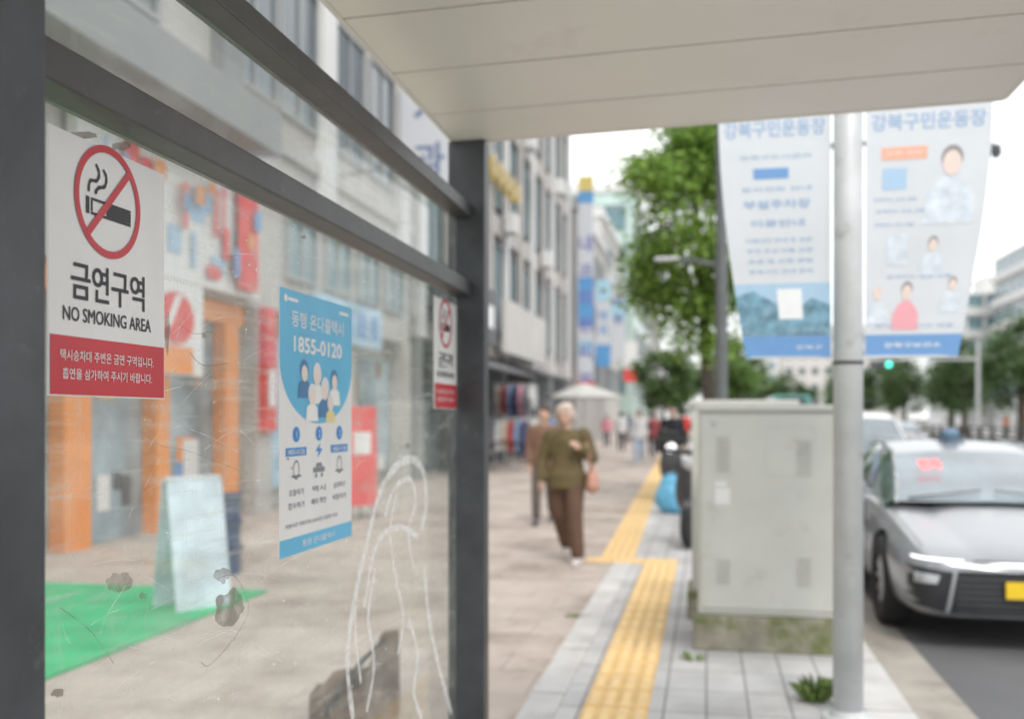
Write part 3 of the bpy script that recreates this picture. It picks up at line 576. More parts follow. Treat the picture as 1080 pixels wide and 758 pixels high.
for k in range(3):
    bn=thing('plastic_crate','dark navy plastic crate beside the green mat, %s of its stack'%('bottom','middle','top')[k],'crate',(-4.3,8.3,k*.24),R(20+k*3))
    bm=bmesh.new(); box(bm,-.17,.17,-.14,.14,.004,.2); mk('tub',bm,mat('navy_plastic',(.05,.08,.16),.5),bn,local=True)
    bm=bmesh.new(); box(bm,-.19,.19,-.16,.16,.201,.236); mk('rim',bm,mat('navy_plastic',(.03,.05,.14),.5),bn,local=True)
bg_=thing('bag','slouched brown cloth bag with a raised end on the ground behind the glass wall','bag',(-1.60,4.40,0),R(12))
bm=bmesh.new(); box(bm,-.20,.20,-.10,.10,0.0,.14)
v=[bm.verts.new(p) for p in ((.02,-.09,.12),(.20,-.09,.12),(.20,.09,.12),(.02,.09,.12),(.12,-.05,.40),(.20,-.05,.41),(.20,.05,.41),(.12,.05,.40))]
for f in ((0,3,2,1),(4,5,6,7),(0,1,5,4),(1,2,6,5),(2,3,7,6),(3,0,4,7)): bm.faces.new([v[i] for i in f])
v=[bm.verts.new(p) for p in ((-.20,-.09,.10),(.06,-.09,.10),(.06,.09,.10),(-.20,.09,.10),(-.10,-.05,.22),(.10,-.05,.24),(.10,.05,.24),(-.10,.05,.22))]
for f in ((0,3,2,1),(4,5,6,7),(0,1,5,4),(1,2,6,5),(2,3,7,6),(3,0,4,7)): bm.faces.new([v[i] for i in f])
blob('sack',bm,.014,mat('brown_canvas',(.17,.12,.085),.9,var=.6,scale=7),bg_,2)
bm=bmesh.new(); limb(bm,[(.14,-.05,.38),(.05,-.11,.30),(-.05,-.12,.18),(-.12,-.12,.06)],[.012]*4,8); mk('strap',bm,blk,bg_,local=True,smooth=True)
# building B
B=thing('office_building','tall grey commercial building with stone piers right of the shelter post','building',(XF-4,33,0))
bm=bmesh.new(); box(bm,XF-9,XF-.25,21.2,46,3.2,24); box(bm,XF-9,XF-.9,21.2,46,0,3.2); mk('wall',bm,paneD,B)
for k,yy in enumerate([21.5+2.44*k for k in range(11)]):
    bm=bmesh.new(); box(bm,XF-.25,XF-.02,yy-.24,yy+.24,3.2,24); mk('pier',bm,stoneB if k%2 else white,B)
for z in (3.2,7.0,10.6,14.2,17.8):
    bm=bmesh.new(); box(bm,XF-.25,XF-.08,21.2,46,z,z+.6 if z>4 else z+.4); mk('spandrel',bm,stoneB,B)
wmB=winmesh(1.85,2.7,frD,paneB,1)
for z in (5.4,9.2,12.8,16.4): rowwin(B,wmB,'+x',XF-.22,z,[22.72+2.44*k for k in range(10)])
for yy in (21.5,26.3,31.2,36.1,41,45.8):
    bm=bmesh.new(); box(bm,XF-.9,XF-.1,yy-.25,yy+.25,0,3.2); mk('ground_floor_pillar',bm,grey,B)
for y0,y1,mz in ((22,29,2.75),(30,38,2.9)):
    bm=bmesh.new()
    v=[(XF-.1,y0,mz+.35),(XF-.1,y1,mz+.35),(XF+1.3,y1,mz-.15),(XF+1.3,y0,mz-.15)]
    V=[bm.verts.new(p) for p in v]+[bm.verts.new((a,b,c-.06)) for a,b,c in v]
    for fc in ((0,1,2,3),(4,7,6,5),(0,4,5,1),(1,5,6,2),(2,6,7,3),(3,7,4,0)): bm.faces.new([V[i] for i in fc])
    mk('awning',bm,frD,B)
for k in range(6):
    bm=bmesh.new(); yy=23.3+k*3.6; box(bm,XF-.01,XF+.33,yy,yy+.8,7.2+3.6*(k%2),7.8+3.6*(k%2)); mk('air_conditioner',bm,white,B)
board('shop_sign','large white rectangular shop sign above the dark awnings','sign',XF+.45,28.5,36,3.3,4.9,cream,[])
board('shop_sign','dark shop sign beside the shelter post above the clothes racks','sign',XF+.4,22,27.6,3.4,4.9,frD,[('white_graphics',[rect(.1,.3,.3,.7),rect(.4,.3,.6,.7),rect(.7,.3,.9,.7)],wt,.01)])
yt=thing('letter_sign','row of yellow round letters fixed high on the grey building','sign',(XF+.3,24,9))
yelp=flatc('yellow_letters',(.52,.38,.12),.4)
for k in range(5):
    yy=27.6+k*.95; bm=bmesh.new()
    for q in ringp(yy,8.55,.16,.34,16): bm.faces.new([bm.verts.new((XF+.32,a,b)) for a,b in q])
    box(bm,XF-.01,XF+.31,yy-.05,yy+.05,8.3,8.8); mk('letter',bm,yelp,yt)
def proj(label,Y,z0,z1,w,cols,txt=None,tm=None,x0=XF+.1,tw=.62):
    t=thing('projecting_sign',label,'sign',(x0,Y,z0)); tot=sum(c[1] for c in cols); z=z0
    for cm_,hh in cols:
        h=(z1-z0)*hh/tot; bm=bmesh.new(); box(bm,x0+.1,x0+.1+w,Y-.1,Y+.1,z+.01,z+h-.01); mk('panel',bm,cm_,t,bev=.01); z+=h
    for zz in (z0+.4,z1-.4):
        bm=bmesh.new(); box(bm,x0-.2,x0+.1,Y-.03,Y+.03,zz,zz+.06); mk('bracket',bm,galv,t)
    if txt:
        f=lambda a,b,o:(a,Y-.1-o,b)
        for i,ch in enumerate(txt):
            if ch!=' ': letter(ch,(x0+.1+w/2,z1-(i+.5)*(z1-z0)/len(txt)),w*tw,None,f,.012,tm,t,.02)
bluep=mat('sign_blue',(.12,.34,.66),.4,var=.1); yp=mat('sign_yellow',(.72,.58,.2),.4); cyan=mat('sign_cyan',(.40,.62,.76),.4); mauve=flatc('mauve_text',(.20,.20,.48)); slate=flatc('slate_blue',(.16,.21,.36)); swg=flatc('sign_off_white',(.62,.64,.68))
proj('white projecting dental clinic sign with dark blue letters above the shelter',19.2,6.0,9.2,1.2,[(swg,1)],' 치과',slate,tw=.5)
proj('tall white and blue sign tower with a yellow top beyond the grey building',47.3,2.6,12.9,.72,[(redp,.5),(swg,1.2),(cyan,.6),(swg,.6),(bluep,2.2),(swg,3.3),(bluep,.5),(yp,.7)],'  내과의원피부',mauve,tw=.85)
proj('lower blue projecting sign further down the street',55,4.2,9.0,.8,[(bluep,1),(swg,2),(cyan,1)],'  약국  ',bluep)
proj('white projecting sign with blue panel beyond the sign tower',64,5,11.5,.9,[(swg,2),(cyan,1),(swg,2)],'  학원  ',mauve)
proj('red and white small projecting sign far down the shops',74,4,7,1.0,[(redp,1),(sw,2)],None)
def simple(name,label,x0,x1,y0,y1,h,wm,face_list,mat_win,fl,nb,wsz=(1.5,1.6)):
    t=thing(name,label,'building',((x0+x1)/2,(y0+y1)/2,0)); bm=bmesh.new(); box(bm,x0,x1,y0,y1,0,h); mk('wall',bm,wm,t)
    bm=bmesh.new(); box(bm,x0-.15,x1+.15,y0-.15,y1+.15,h+.002,h+.6); mk('parapet',bm,white if wm!=white else stoneB,t)
    W=winmesh(wsz[0],wsz[1],frA,mat_win,1)
    for fc in face_list:
        for k in range(fl):
            z=2.6+(h-3)*(k+.5)/fl
            if fc=='+x': rowwin(t,W,'+x',x1,z,lin(y0+.5,y1-.5,nb))
            if fc=='-x': rowwin(t,W,'-x',x0,z,lin(y0+.5,y1-.5,nb))
            if fc=='-y': rowwin(t,W,'-y',y0,z,lin(x0+.5,x1-.5,nb))
    return t
simple('shop_building','cream mid height shop building beyond the tall grey one',XF-12,XF,48,62,11.5,stoneB,['+x','-y'],paneD,3,6)
simple('shop_building','white narrow shop building further along the left pavement',XF-12,XF-.3,62.5,76,14,cream,['+x'],paneB,4,6)
simple('office_building','pale teal glass office building far down the left side',XF-12,XF+.6,78,100,19,mat('teal_cladding',(.50,.64,.60),.3,var=.1,scale=.5),['+x','-y'],paneB,5,6,(1.8,2.0))
simple('shop_building','distant grey building near the end of the left pavement',XF-12,XF,102,140,14,stoneB,['+x'],paneD,3,8)
simple('apartment_building','low distant white building closing the end of the road',2,16,230,245,15,white,['-y'],paneB,4,6)
simple('apartment_building','wide distant beige building closing the road behind the trees',17,44,240,255,22,cream,['-y'],paneD,5,9)
def apt(label,x0,y0,x1,y1,h,fl):
    t=thing('apartment_building',label,'building',((x0+x1)/2,(y0+y1)/2,0))
    bm=bmesh.new(); box(bm,x0,x1,y0,y1,0,h); mk('wall',bm,white,t)
    for k in range(fl):
        z=3+(h-3)*k/fl; bm=bmesh.new(); box(bm,x0-.5,x1,y0-.5,y1,z,z+.9); mk('balcony_band',bm,white,t)
    W=winmesh((x1-x0)/6*.8,(h-3)/fl-1.4,frA,paneB,1)
    for k in range(fl):
        z=3+(h-3)*(k+.5)/fl+.4; rowwin(t,W,'-y',y0,z,lin(x0,x1,6)); rowwin(t,W,'-x',x0,z,lin(y0,y1,7))
    bm=bmesh.new(); box(bm,x0+3,x1-4,y0+3,y0+9,h+.01,h+2.6); mk('roof_room',bm,white,t)
apt('white terraced apartment block with teal windows at the right edge',37,112,62,140,22,6)
apt('lower white apartment block left of the taller one across the road',34,142,48,165,18,5)
simple('shop_building','low red brick shop across the wide road',31,44,60,108,6.5,mat('brick_far',(.35,.2,.16),.8,var=.2,scale=1),['-x'],paneD,1,10)
# ---------------- lamp post with CCTV arm
lp=dp(761,400,12.0)
lt=thing('lamp_post','dark grey lamp post with a camera arm standing behind the cabinets','lamp post',(lp.x,lp.y,0)); dg=mat('dark_grey_paint',(.13,.14,.145),.5)
bm=bmesh.new(); cone(bm,(0,0,0),(0,0,6.2),.075,.065,16); cone(bm,(0,0,0),(0,0,.4),.13,.12,16); mk('shaft',bm,dg,lt,local=True,smooth=False)
bm=bmesh.new(); limb(bm,[(0,0,3.22),(-.35,-.02,3.30),(-.7,-.03,3.32)],[.03,.028,.025],10); mk('lamp_arm',bm,dg,lt,local=True,smooth=True)
bm=bmesh.new(); box(bm,-.80,-.50,-.08,.05,3.30,3.345); mk('lamp_head',bm,galv,lt,local=True,bev=.015)
bm=bmesh.new(); limb(bm,[(0,0,4.5),(1.5,0,4.62),(3.05,0,4.52)],[.045,.035,.025],10); mk('camera_arm',bm,dg,lt,local=True,smooth=True)
bm=bmesh.new(); cone(bm,(3.08,0,4.52),(3.08,0,4.44),.05,.06,14); ell(bm,(3.08,0,4.42),.058); mk('camera_dome',bm,dg,lt,local=True,smooth=True)
# ---------------- traffic light and fence
tl=thing('traffic_light','green lit traffic light on a long arm over the road','traffic light',(16.5,66,0))
bm=bmesh.new(); cone(bm,(0,0,0),(0,0,6.2),.14,.1,14); mk('mast',bm,galv,tl,local=True)
bm=bmesh.new(); cone(bm,(0,0,5.0),(-6.6,0,5.05),.08,.05,12); mk('arm',bm,galv,tl,local=True)
bm=bmesh.new(); box(bm,-6.4,-5.0,-.12,.12,4.5,4.95); mk('signal_box',bm,dg,tl,local=True,bev=.03)
bm=bmesh.new(); cone(bm,(-5.25,-.13,4.72),(-5.25,-.16,4.72),.17,.15,18); mk('green_lens',bm,flatc('green_lamp',(.05,.85,.6),.4,2.5),tl,local=True)
for dx in (-5.7,-6.15):
    bm=bmesh.new(); cone(bm,(dx,-.13,4.72),(dx,-.15,4.72),.17,.15,18); mk('dark_lens',bm,blk,tl,local=True)
fn=thing('railing','long dark metal railing along the middle of the wide road','railing',(12.6,80,-.15))
fm=mat('railing_paint',(.07,.062,.058),.5)
for z in (.25,.45,.65,.85,1.05):
    bm=bmesh.new(); box(bm,12.57,12.63,24,150,z-.19,z-.11); mk('rail',bm,fm,fn)
pm=None
for k in range(64):
    yy=24+k*2
    if pm is None:
        bm=bmesh.new(); box(bm,-.07,.07,-.07,.07,0,1.12); o=mk('railing_post',bm,fm,fn,local=True); pm=o
    else: o=pm.copy(); C.objects.link(o)
    o.location=(0,yy-80,0)
# ---------------- cars
tyre=mat('tyre_rubber',(.03,.03,.032),.85,var=.2,scale=20); rimm=mat('alloy',(.5,.51,.52),.35,metal=.7); cglass=mat('car_glass',(.14,.19,.22),.05,var=.5,scale=1.8,coat=1,spec=1); blackp=mat('black_plastic',(.025,.026,.03),.35); chrome=mat('satin_trim',(.62,.64,.66),.25,metal=.7)
lampw=flatc('lamp_white',(.95,.97,1),.2,1.6); lens=mat('lamp_lens',(.45,.47,.49),.1,coat=1,var=.3,scale=9)
def car(name,label,cat,loc,paint,rz=0,zs=1.0,group=None,taxi=False,tall=0):
    t=thing(name,label,cat,loc,rz,group)
    st=[(0.00,.60,.54,.28),(.03,.75,.620,.22),(.13,.84,.675,.19),(.45,.88,.738,.18),(.9,.89,.812,.17),(1.40,.90,.895,.17),(2.2,.905,.935,.17),(3.2,.905,.95,.17),(3.9,.895,.97,.17),(4.4,.86,.975,.2),(4.7,.79,.94,.24),(4.8,.66,.84,.3)]
    hf=[(0,.99),(.34,.985),(.50,.945),(.70,.970),(.88,.955),(.96,.86),(1.0,.66),(.995,.44),(.97,.2),(.92,.05),(.6,0),(0,0)]
    bm=bmesh.new(); rings=[]
    for y,w_,tp,bt in st:
        tp*=zs; ring=[]
        for a,b in hf: ring.append(bm.verts.new((a*w_,y,bt+b*(tp-bt))))
        for a,b in hf[-2:0:-1]: ring.append(bm.verts.new((-a*w_,y,bt+b*(tp-bt))))
        rings.append(ring)
    n_=len(rings[0])
    for i in range(len(rings)-1):
        for j in range(n_): k=(j+1)%n_; bm.faces.new((rings[i][j],rings[i][k],rings[i+1][k],rings[i+1][j]))
    for ring in (rings[0],rings[-1]):
        h=len(hf)
        for j in range(h-1):
            a,b=ring[j],ring[j+1]; c_=ring[(n_-j-1)%n_] if j+1<h-1 else None; d=ring[(n_-j)%n_] if j>0 else None
            vs=[a,b]+([c_] if c_ else [])+([d] if d else [])
            if len(set(vs))>=3: bm.faces.new(vs)
    bmesh.ops.recalc_face_normals(bm,faces=bm.faces[:])
    cl_=bm.edges.layers.float.get('crease_edge') or bm.edges.layers.float.new('crease_edge')
    for i in range(len(rings)-1):
        for j in (2,n_-2,4,n_-4,6,n_-6):
            for e in rings[i][j].link_edges:
                if e.other_vert(rings[i][j])==rings[i+1][j]: e[cl_]=.6
    me=bpy.data.meshes.new('t'); bm.to_mesh(me); bm.free(); o=bpy.data.objects.new('t',me); C.objects.link(o)
    o.modifiers.new('s','SUBSURF').levels=2; bm=bmesh.new()
    for wy in (.93,3.78):
        for s_ in (-1,1): cone(bm,(s_*.62,wy,.335),(s_*1.2,wy,.335),.375,.375,32)
    me2=bpy.data.meshes.new('t2'); bm.to_mesh(me2); bm.free(); o2=bpy.data.objects.new('t2',me2); C.objects.link(o2)
    bo=o.modifiers.new('b','BOOLEAN'); bo.operation='DIFFERENCE'; bo.object=o2; bo.solver='EXACT'
    n2=evalmesh(o); bpy.data.objects.remove(o); bpy.data.objects.remove(o2); n2.materials.clear(); n2.name='body'; body=link('body',n2,paint,t,True)
    try: n2.set_sharp_from_angle(angle=R(38))
    except Exception: pass
    bvh=BVHTree.FromPolygons([v.co for v in n2.vertices],[list(p.vertices) for p in n2.polygons])
    def patch(nm,cn,m_,off=.005,nx=14,nz=4,par=t):
        bm=bmesh.new(); V=[]
        for j in range(nz+1):
            row=[]
            for i in range(nx+1):
                u,v=i/nx,j/nz; x=(cn[0][0]*(1-u)+cn[1][0]*u)*(1-v)+(cn[3][0]*(1-u)+cn[2][0]*u)*v; z=((cn[0][1]*(1-u)+cn[1][1]*u)*(1-v)+(cn[3][1]*(1-u)+cn[2][1]*u)*v)*zs
                h=bvh.ray_cast(Vector((x,-1,z)),Vector((0,1,0)))
                y=h[0].y-off if h[0] and h[0].y<.9 else None
                row.append(bm.verts.new((x,y,z)) if y is not None else None)
            V.append(row)
        for j in range(nz):
            for i in range(nx):
                q=(V[j][i],V[j][i+1],V[j+1][i+1],V[j+1][i])
                if all(q): bm.faces.new(q)
        return mk(nm,bm,m_,par,local=True,smooth=True)
    def top(nm,cn,m_,off=.003):
        bm=bmesh.new(); V=[]
        for i in range(13):
            u=i/12; x=cn[0][0]*(1-u)+cn[1][0]*u; y=cn[0][1]*(1-u)+cn[1][1]*u; row=[]
            for dx in (-.003,.003):
                h=bvh.ray_cast(Vector((x+dx,y,3)),Vector((0,0,-1))); row.append(bm.verts.new((x+dx,y,h[0].z+off)) if h[0] else None)
            V.append(row)
        for i in range(12):
            q=(V[i][0],V[i][1],V[i+1][1],V[i+1][0])
            if all(q): bm.faces.new(q)
        return mk(nm,bm,m_,t,local=True)
    for s_ in (-1,1): top('bonnet_seam',((s_*.72,.22),(s_*.76,1.28)),blk)
    patch('light_bar',[(-.44,.597),(.44,.597),(.44,.604),(-.44,.604)],blackp)
    for s_ in (-1,1):
        patch('headlight',[(s_*.80,.605),(s_*.50,.595),(s_*.50,.604),(s_*.80,.619)],lampw,.008)
        hl=patch('lamp_housing',[(s_*.83,.30),(s_*.62,.26),(s_*.57,.53),(s_*.83,.56)],blackp,.006)
        patch('lens',[(s_*.80,.45),(s_*.67,.45),(s_*.65,.505),(s_*.80,.52)],lens,.012,par=hl)
        patch('trim_strip',[(s_*.615,.265),(s_*.600,.265),(s_*.550,.53),(s_*.565,.53)],chrome,.014,4,8)
    gr_=patch('grille',[(-.59,.25),(.59,.25),(.54,.535),(-.54,.535)],blackp,.006,16,6)
    for k in range(6): patch('grille_bar',[(-.54,.275+.042*k),(.54,.275+.042*k),(.54,.280+.042*k),(-.54,.280+.042*k)],dg,.012,12,1,gr_)
    patch('trim_strip',[(-.60,.236),(.60,.236),(.60,.247),(-.60,.247)],chrome,.014,14,1)
    patch('bumper_lip',[(-.66,.20),(.66,.20),(.66,.228),(-.66,.228)],blackp,.006)
    bm=bmesh.new(); box(bm,-.26,.26,-.045,-.03,.37*zs,.48*zs); mk('number_plate',bm,flatc('plate_yellow',(.85,.58,.02)) if taxi else wt,t,local=True,bev=.004)
    T=tall
    gs=[(1.30,.79,.70,.89),(1.70,.78,.63,1.08+T*.5),(2.12,.77,.575,1.26+T),(2.55,.765,.56,1.33+T),(3.05,.76,.55,1.34+T),(3.5,.75,.545,1.30+T),(3.95,.73,.56,1.17+T*(1 if T>.1 else 1)),(4.35,.70,.60,1.0+T*.6),(4.55,.66,.6,.95)]
    rows=[]
    for y,wb_,wr_,tp in gs:
        tp*=zs; b_=(.885+.065*min(1,(y-1.3)/1.5))*zs
        rows.append([(-wb_,y,b_-.03),(-(wb_*.35+wr_*.65),y,b_+(tp-b_)*.72),(-wr_,y,tp-.025*min(1,(tp-b_)*5)),(-wr_*.5,y,tp),(0,y,tp+.006),(wr_*.5,y,tp),(wr_,y,tp-.025*min(1,(tp-b_)*5)),((wb_*.35+wr_*.65),y,b_+(tp-b_)*.72),(wb_,y,b_-.03)])
    def part(nm,test,m_,sc=1.0,dz=0):
        bm=bmesh.new(); cache={}
        def V(i,j):
            if (i,j) not in cache: p=rows[i][j]; cache[(i,j)]=bm.verts.new((p[0]*sc,p[1],p[2]+dz))
            return cache[(i,j)]
        for i in range(len(rows)-1):
            for j in range(8):
                if test(i,j): bm.faces.new((V(i,j),V(i,j+1),V(i+1,j+1),V(i+1,j)))
        bmesh.ops.recalc_face_normals(bm,faces=bm.faces[:]); return mk(nm,bm,m_,t,local=True,smooth=True)
    part('windscreen',lambda i,j: i<2 and 2<=j<=5,cglass); part('rear_window',lambda i,j:i>=5 and 2<=j<=5,cglass)
    part('side_windows',lambda i,j:j<2 or j>5,cglass); part('roof',lambda i,j:2<=i<=4 and 2<=j<=5,paint)
    for s_ in (0,1):
        bm=bmesh.new()
        j=(2,6)[s_]; limb(bm,[rows[0][j]]+[rows[k][j] for k in range(1,9)],[.020]*9,8)
        ja,jb=(0,2) if s_==0 else (8,6)
        for k in (3,5): cone(bm,rows[k][ja],rows[k][jb],.03,.02,8)
        mk('pillars',bm,paint,t,local=True,smooth=True)
    for s_ in (-1,1):
        bm=bmesh.new(); cone(bm,(s_*.60,1.34,.915*zs),(s_*.05,1.40,.975*zs),.006,.006,6); mk('wiper',bm,blk,t,local=True)
        bm=bmesh.new(); ell(bm,(s_*.97,1.62,.985*zs),(.10,.07,.065)); cone(bm,(s_*.82,1.63,.93*zs),(s_*.93,1.63,.96*zs),.02,.02,8); mk('wing_mirror',bm,paint,t,local=True,smooth=True)
        for yy in (1.45,2.5,3.45):
            bm=bmesh.new(); box(bm,s_*.906-.004,s_*.906+.004,yy,yy+.008,.3*zs,.88*zs); mk('door_seam',bm,blk,t,local=True)
        for wy in (.93,3.78):
            wh=bpy.data.objects.new('wheel',None); C.objects.link(wh); wh.parent=t; wh.location=(s_*.79,wy,.33)
            bm=bmesh.new(); prof=[(.20,-.10),(.30,-.11),(.328,-.08),(.332,0),(.328,.08),(.30,.11),(.20,.10)]; sg=32; RR=[]
            for i in range(sg):
                a=2*math.pi*i/sg; RR.append([bm.verts.new((x_,r_*math.cos(a),r_*math.sin(a))) for r_,x_ in prof])
            for i in range(sg):
                A_,B_=RR[i],RR[(i+1)%sg]
                for k in range(len(prof)): k2=(k+1)%len(prof); bm.faces.new((A_[k],A_[k2],B_[k2],B_[k]))
            bmesh.ops.recalc_face_normals(bm,faces=bm.faces[:]); mk('tyre',bm,tyre,wh,local=True,smooth=True)
            bm=bmesh.new()
            x_=s_*.085; cone(bm,(x_-s_*.12,0,0),(x_-s_*.10,0,0),.205,.205,24); cone(bm,(x_-s_*.1,0,0),(x_,0,0),.05,.045,14)
            for k in range(10):
                a=2*math.pi*k/10; cone(bm,(x_-s_*.02,.03*math.cos(a),.03*math.sin(a)),(x_-s_*.01,.215*math.cos(a+.1),.215*math.sin(a+.1)),.022,.014,6)
            mk('rim',bm,rimm,wh,local=True)
    if taxi:
        bm=bmesh.new(); box(bm,-.11,.11,2.56,2.68,1.34*zs,1.355*zs); ell(bm,(0,2.62,1.40*zs),(.08,.04,.055)); mk('roof_lamp',bm,flatc('taxi_lamp',(.13,.22,.32),.3,0),t,local=True,smooth=True)
        me=textmesh('빈차',.02); rl=flatc('red_led',(1,.05,.04),.4,2.0); me.materials.clear()
        for v in me.vertices: v.co=Vector((v.co.x*.10-.36,1.70+v.co.y*.07*1.9-.02,1.13+v.co.y*.08+.006))
        link('indicator',me,rl,t)
    return t
silver=mat('silver_paint',(.33,.345,.365),.30,metal=.5,var=.03,coat=.5); whitep=mat('white_car_paint',(.74,.74,.74),.3,coat=1,var=.03); darkp=mat('dark_car_paint',(.04,.045,.05),.25,coat=1); bluec=mat('blue_car_paint',(.08,.16,.30),.3,coat=1)
car('taxi','silver grey taxi sedan with yellow plate parked at the kerb','taxi',(2.17,7.0,-.15),silver,taxi=True)
cw=car('parked_car','white tall car behind the silver taxi','car',(2.35,14.5,-.15),whitep,zs=1.12,tall=.12)
def cc(src,loc,label,rz=0,g=None):
    c_=copy_tree(src); c_.location=loc; c_.rotation_euler=(0,0,rz); tag(c_,label,'car',g)
    return c_
cd_=car('parked_car','dark car parked far behind the white one','car',(2.6,34,-.15),darkp)
cc(cw,(5.8,42,-.15),'white car in the second lane far down the road'); cc(cd_,(9.6,50,-.15),'dark car in the third lane just right of grey pole'); cc(cw,(10.6,64,-.15),'far white car beside the railing'); cb=car('moving_car','blue car far off between the lanes','car',(5.9,95,-.15),bluec)
cc(cd_,(3.0,60,-.15),'tiny dark car at the kerb near the bus')
bus=thing('bus','distant green city bus coming down the road','bus',(5.9,72,-.15)); bgm=mat('bus_green',(.08,.35,.30),.4,coat=.5)
bm=bmesh.new(); box(bm,-1.25,1.25,0,11,.35,3.1); mk('body',bm,bgm,bus,local=True,bev=.12)
bm=bmesh.new(); box(bm,-1.1,1.1,-.03,-.005,1.2,2.6); mk('windscreen',bm,paneD,bus,local=True)
bm=bmesh.new(); box(bm,-.9,.9,-.03,-.005,2.68,2.95); mk('route_display',bm,blk,bus,local=True)
for s_ in (-1,1):
    bm=bmesh.new(); box(bm,s_*1.27-.015,s_*1.27+.015,.6,10.4,1.5,2.5); mk('side_window',bm,paneD,bus,local=True)
    bm=bmesh.new(); cone(bm,(s_*.95,-.02,.75),(s_*.95,-.05,.75),.12,.12,12); mk('headlight',bm,wt,bus,local=True)
    for yy in (2.2,8.5):
        bm=bmesh.new(); cone(bm,(s_*.95,yy,.48),(s_*1.24,yy,.48),.48,.48,20); mk('wheel',bm,tyre,bus,local=True)
# ---------------- scooters
def scooter(label,loc,rz,cbody,cshield,lamp):
    t=thing('motor_scooter',label,'scooter',loc,rz)
    for yy in (0,1.25):
        bm=bmesh.new(); N_=24
        for i in range(N_):
            a=2*math.pi*i/N_; b=2*math.pi*(i+1)/N_; cone(bm,(0,yy+.22*math.cos(a),.27+.22*math.sin(a)),(0,yy+.22*math.cos(b),.27+.22*math.sin(b)),.05,.05,8)
        cone(bm,(-.03,yy,.27),(.03,yy,.27),.17,.17,16); mk('wheel',bm,tyre,t,local=True)
    bm=bmesh.new(); limb(bm,[(0,.0,.27),(0,.12,.7),(0,.2,1.0)],[.035,.04,.035],10); mk('fork',bm,blk,t,local=True,smooth=True)
    bm=bmesh.new(); ell(bm,(0,.14,.62),(.20,.07,.33)); ell(bm,(0,0,.45),(.09,.22,.10)); blob('leg_shield',bm,.02,cshield,t)
    bm=bmesh.new(); ell(bm,(0,1.0,.55),(.17,.42,.2)); ell(bm,(0,.55,.3),(.16,.45,.07)); blob('tail_body',bm,.02,cbody,t)
    bm=bmesh.new(); ell(bm,(0,1.0,.77),(.16,.38,.07)); mk('seat',bm,blk,t,local=True,smooth=True)
    bm=bmesh.new(); limb(bm,[(-.33,.3,1.05),(-.12,.2,1.02),(.12,.2,1.02),(.33,.3,1.05)],[.018,.03,.03,.018],8)
    for s_ in (-1,1): cone(bm,(s_*.25,.27,1.04),(s_*.33,.24,1.22),.006,.006,6); ell(bm,(s_*.35,.24,1.25),(.06,.015,.04))
    mk('handlebar',bm,blk,t,local=True,smooth=True)
    bm=bmesh.new(); ell(bm,(0,.08,.90),(.09,.05,.08)); mk('headlight',bm,lampw if lamp else lens,t,local=True,smooth=True)
    bm=bmesh.new(); box(bm,-.2,.2,1.25,1.62,.78,1.15); mk('top_box',bm,cbody,t,local=True,bev=.03)
sdk=mat('scooter_dark',(.05,.05,.055),.3,coat=.5)
x,y=gp(708,530); scooter('dark motor scooter with lit white headlamp facing down the pavement',(x,y,0),R(4),blk,sdk,True)
scooter('dark motor scooter parked against the left side of the cabinets',(-.18,10.8,0),R(-12),blk,sdk,False)
x,y=gp(709,541); tb_=thing('tarp_bundle','low blue wrapped bundle on the pavement in front of the lit scooter','bundle',(x,y,0))
bm=bmesh.new(); ell(bm,(0,0,.22),(.27,.2,.24)); ell(bm,(-.03,.02,.42),(.16,.12,.16)); ell(bm,(.12,-.05,.12),(.16,.16,.13)); blob('tarp',bm,.02,mat('tarp_blue',(.14,.44,.66),.6,var=.25,scale=9,bump=.5,bscale=14),tb_)
bm=bmesh.new(); cone(bm,(-.03,.02,.50),(-.02,.02,.58),.05,.075,12); mk('knot',bm,mat('tarp_blue',(.1,.4,.6)),tb_,local=True)
# ---------------- parasol, racks
pr=thing('parasol','white market parasol standing over the pavement beyond the woman','parasol',(-4.0,33,0))
bm=bmesh.new(); cone(bm,(0,0,0),(0,0,2.5),.03,.025,10); cone(bm,(0,0,0),(0,0,.12),.3,.25,16); mk('pole',bm,galv,pr,local=True)
bm=bmesh.new(); ap=bm.verts.new((0,0,2.55)); Rg=[]
for i in range(16):
    a=2*math.pi*i/16; r_=1.28 if i%2==0 else 1.2; Rg.append((bm.verts.new((.5*r_*math.cos(a),.5*r_*math.sin(a),2.32)),bm.verts.new((r_*math.cos(a),r_*math.sin(a),2.08)),bm.verts.new((r_*math.cos(a),r_*math.sin(a),2.03))))
for i in range(16):
    A_,B_=Rg[i],Rg[(i+1)%16]; bm.faces.new((ap,A_[0],B_[0])); bm.faces.new((A_[0],A_[1],B_[1],B_[0])); bm.faces.new((A_[1],A_[2],B_[2],B_[1]))
mk('canopy',bm,mat('parasol_white',(.54,.54,.51),.8,var=.04),pr,local=True)
gcols=[('garment_pink',(.60,.30,.38)),('garment_white',(.65,.65,.65)),('garment_red',(.40,.08,.08)),('garment_navy',(.06,.07,.14)),('garment_grey',(.25,.25,.27)),('garment_beige',(.5,.43,.35)),('garment_blue',(.20,.28,.42))]
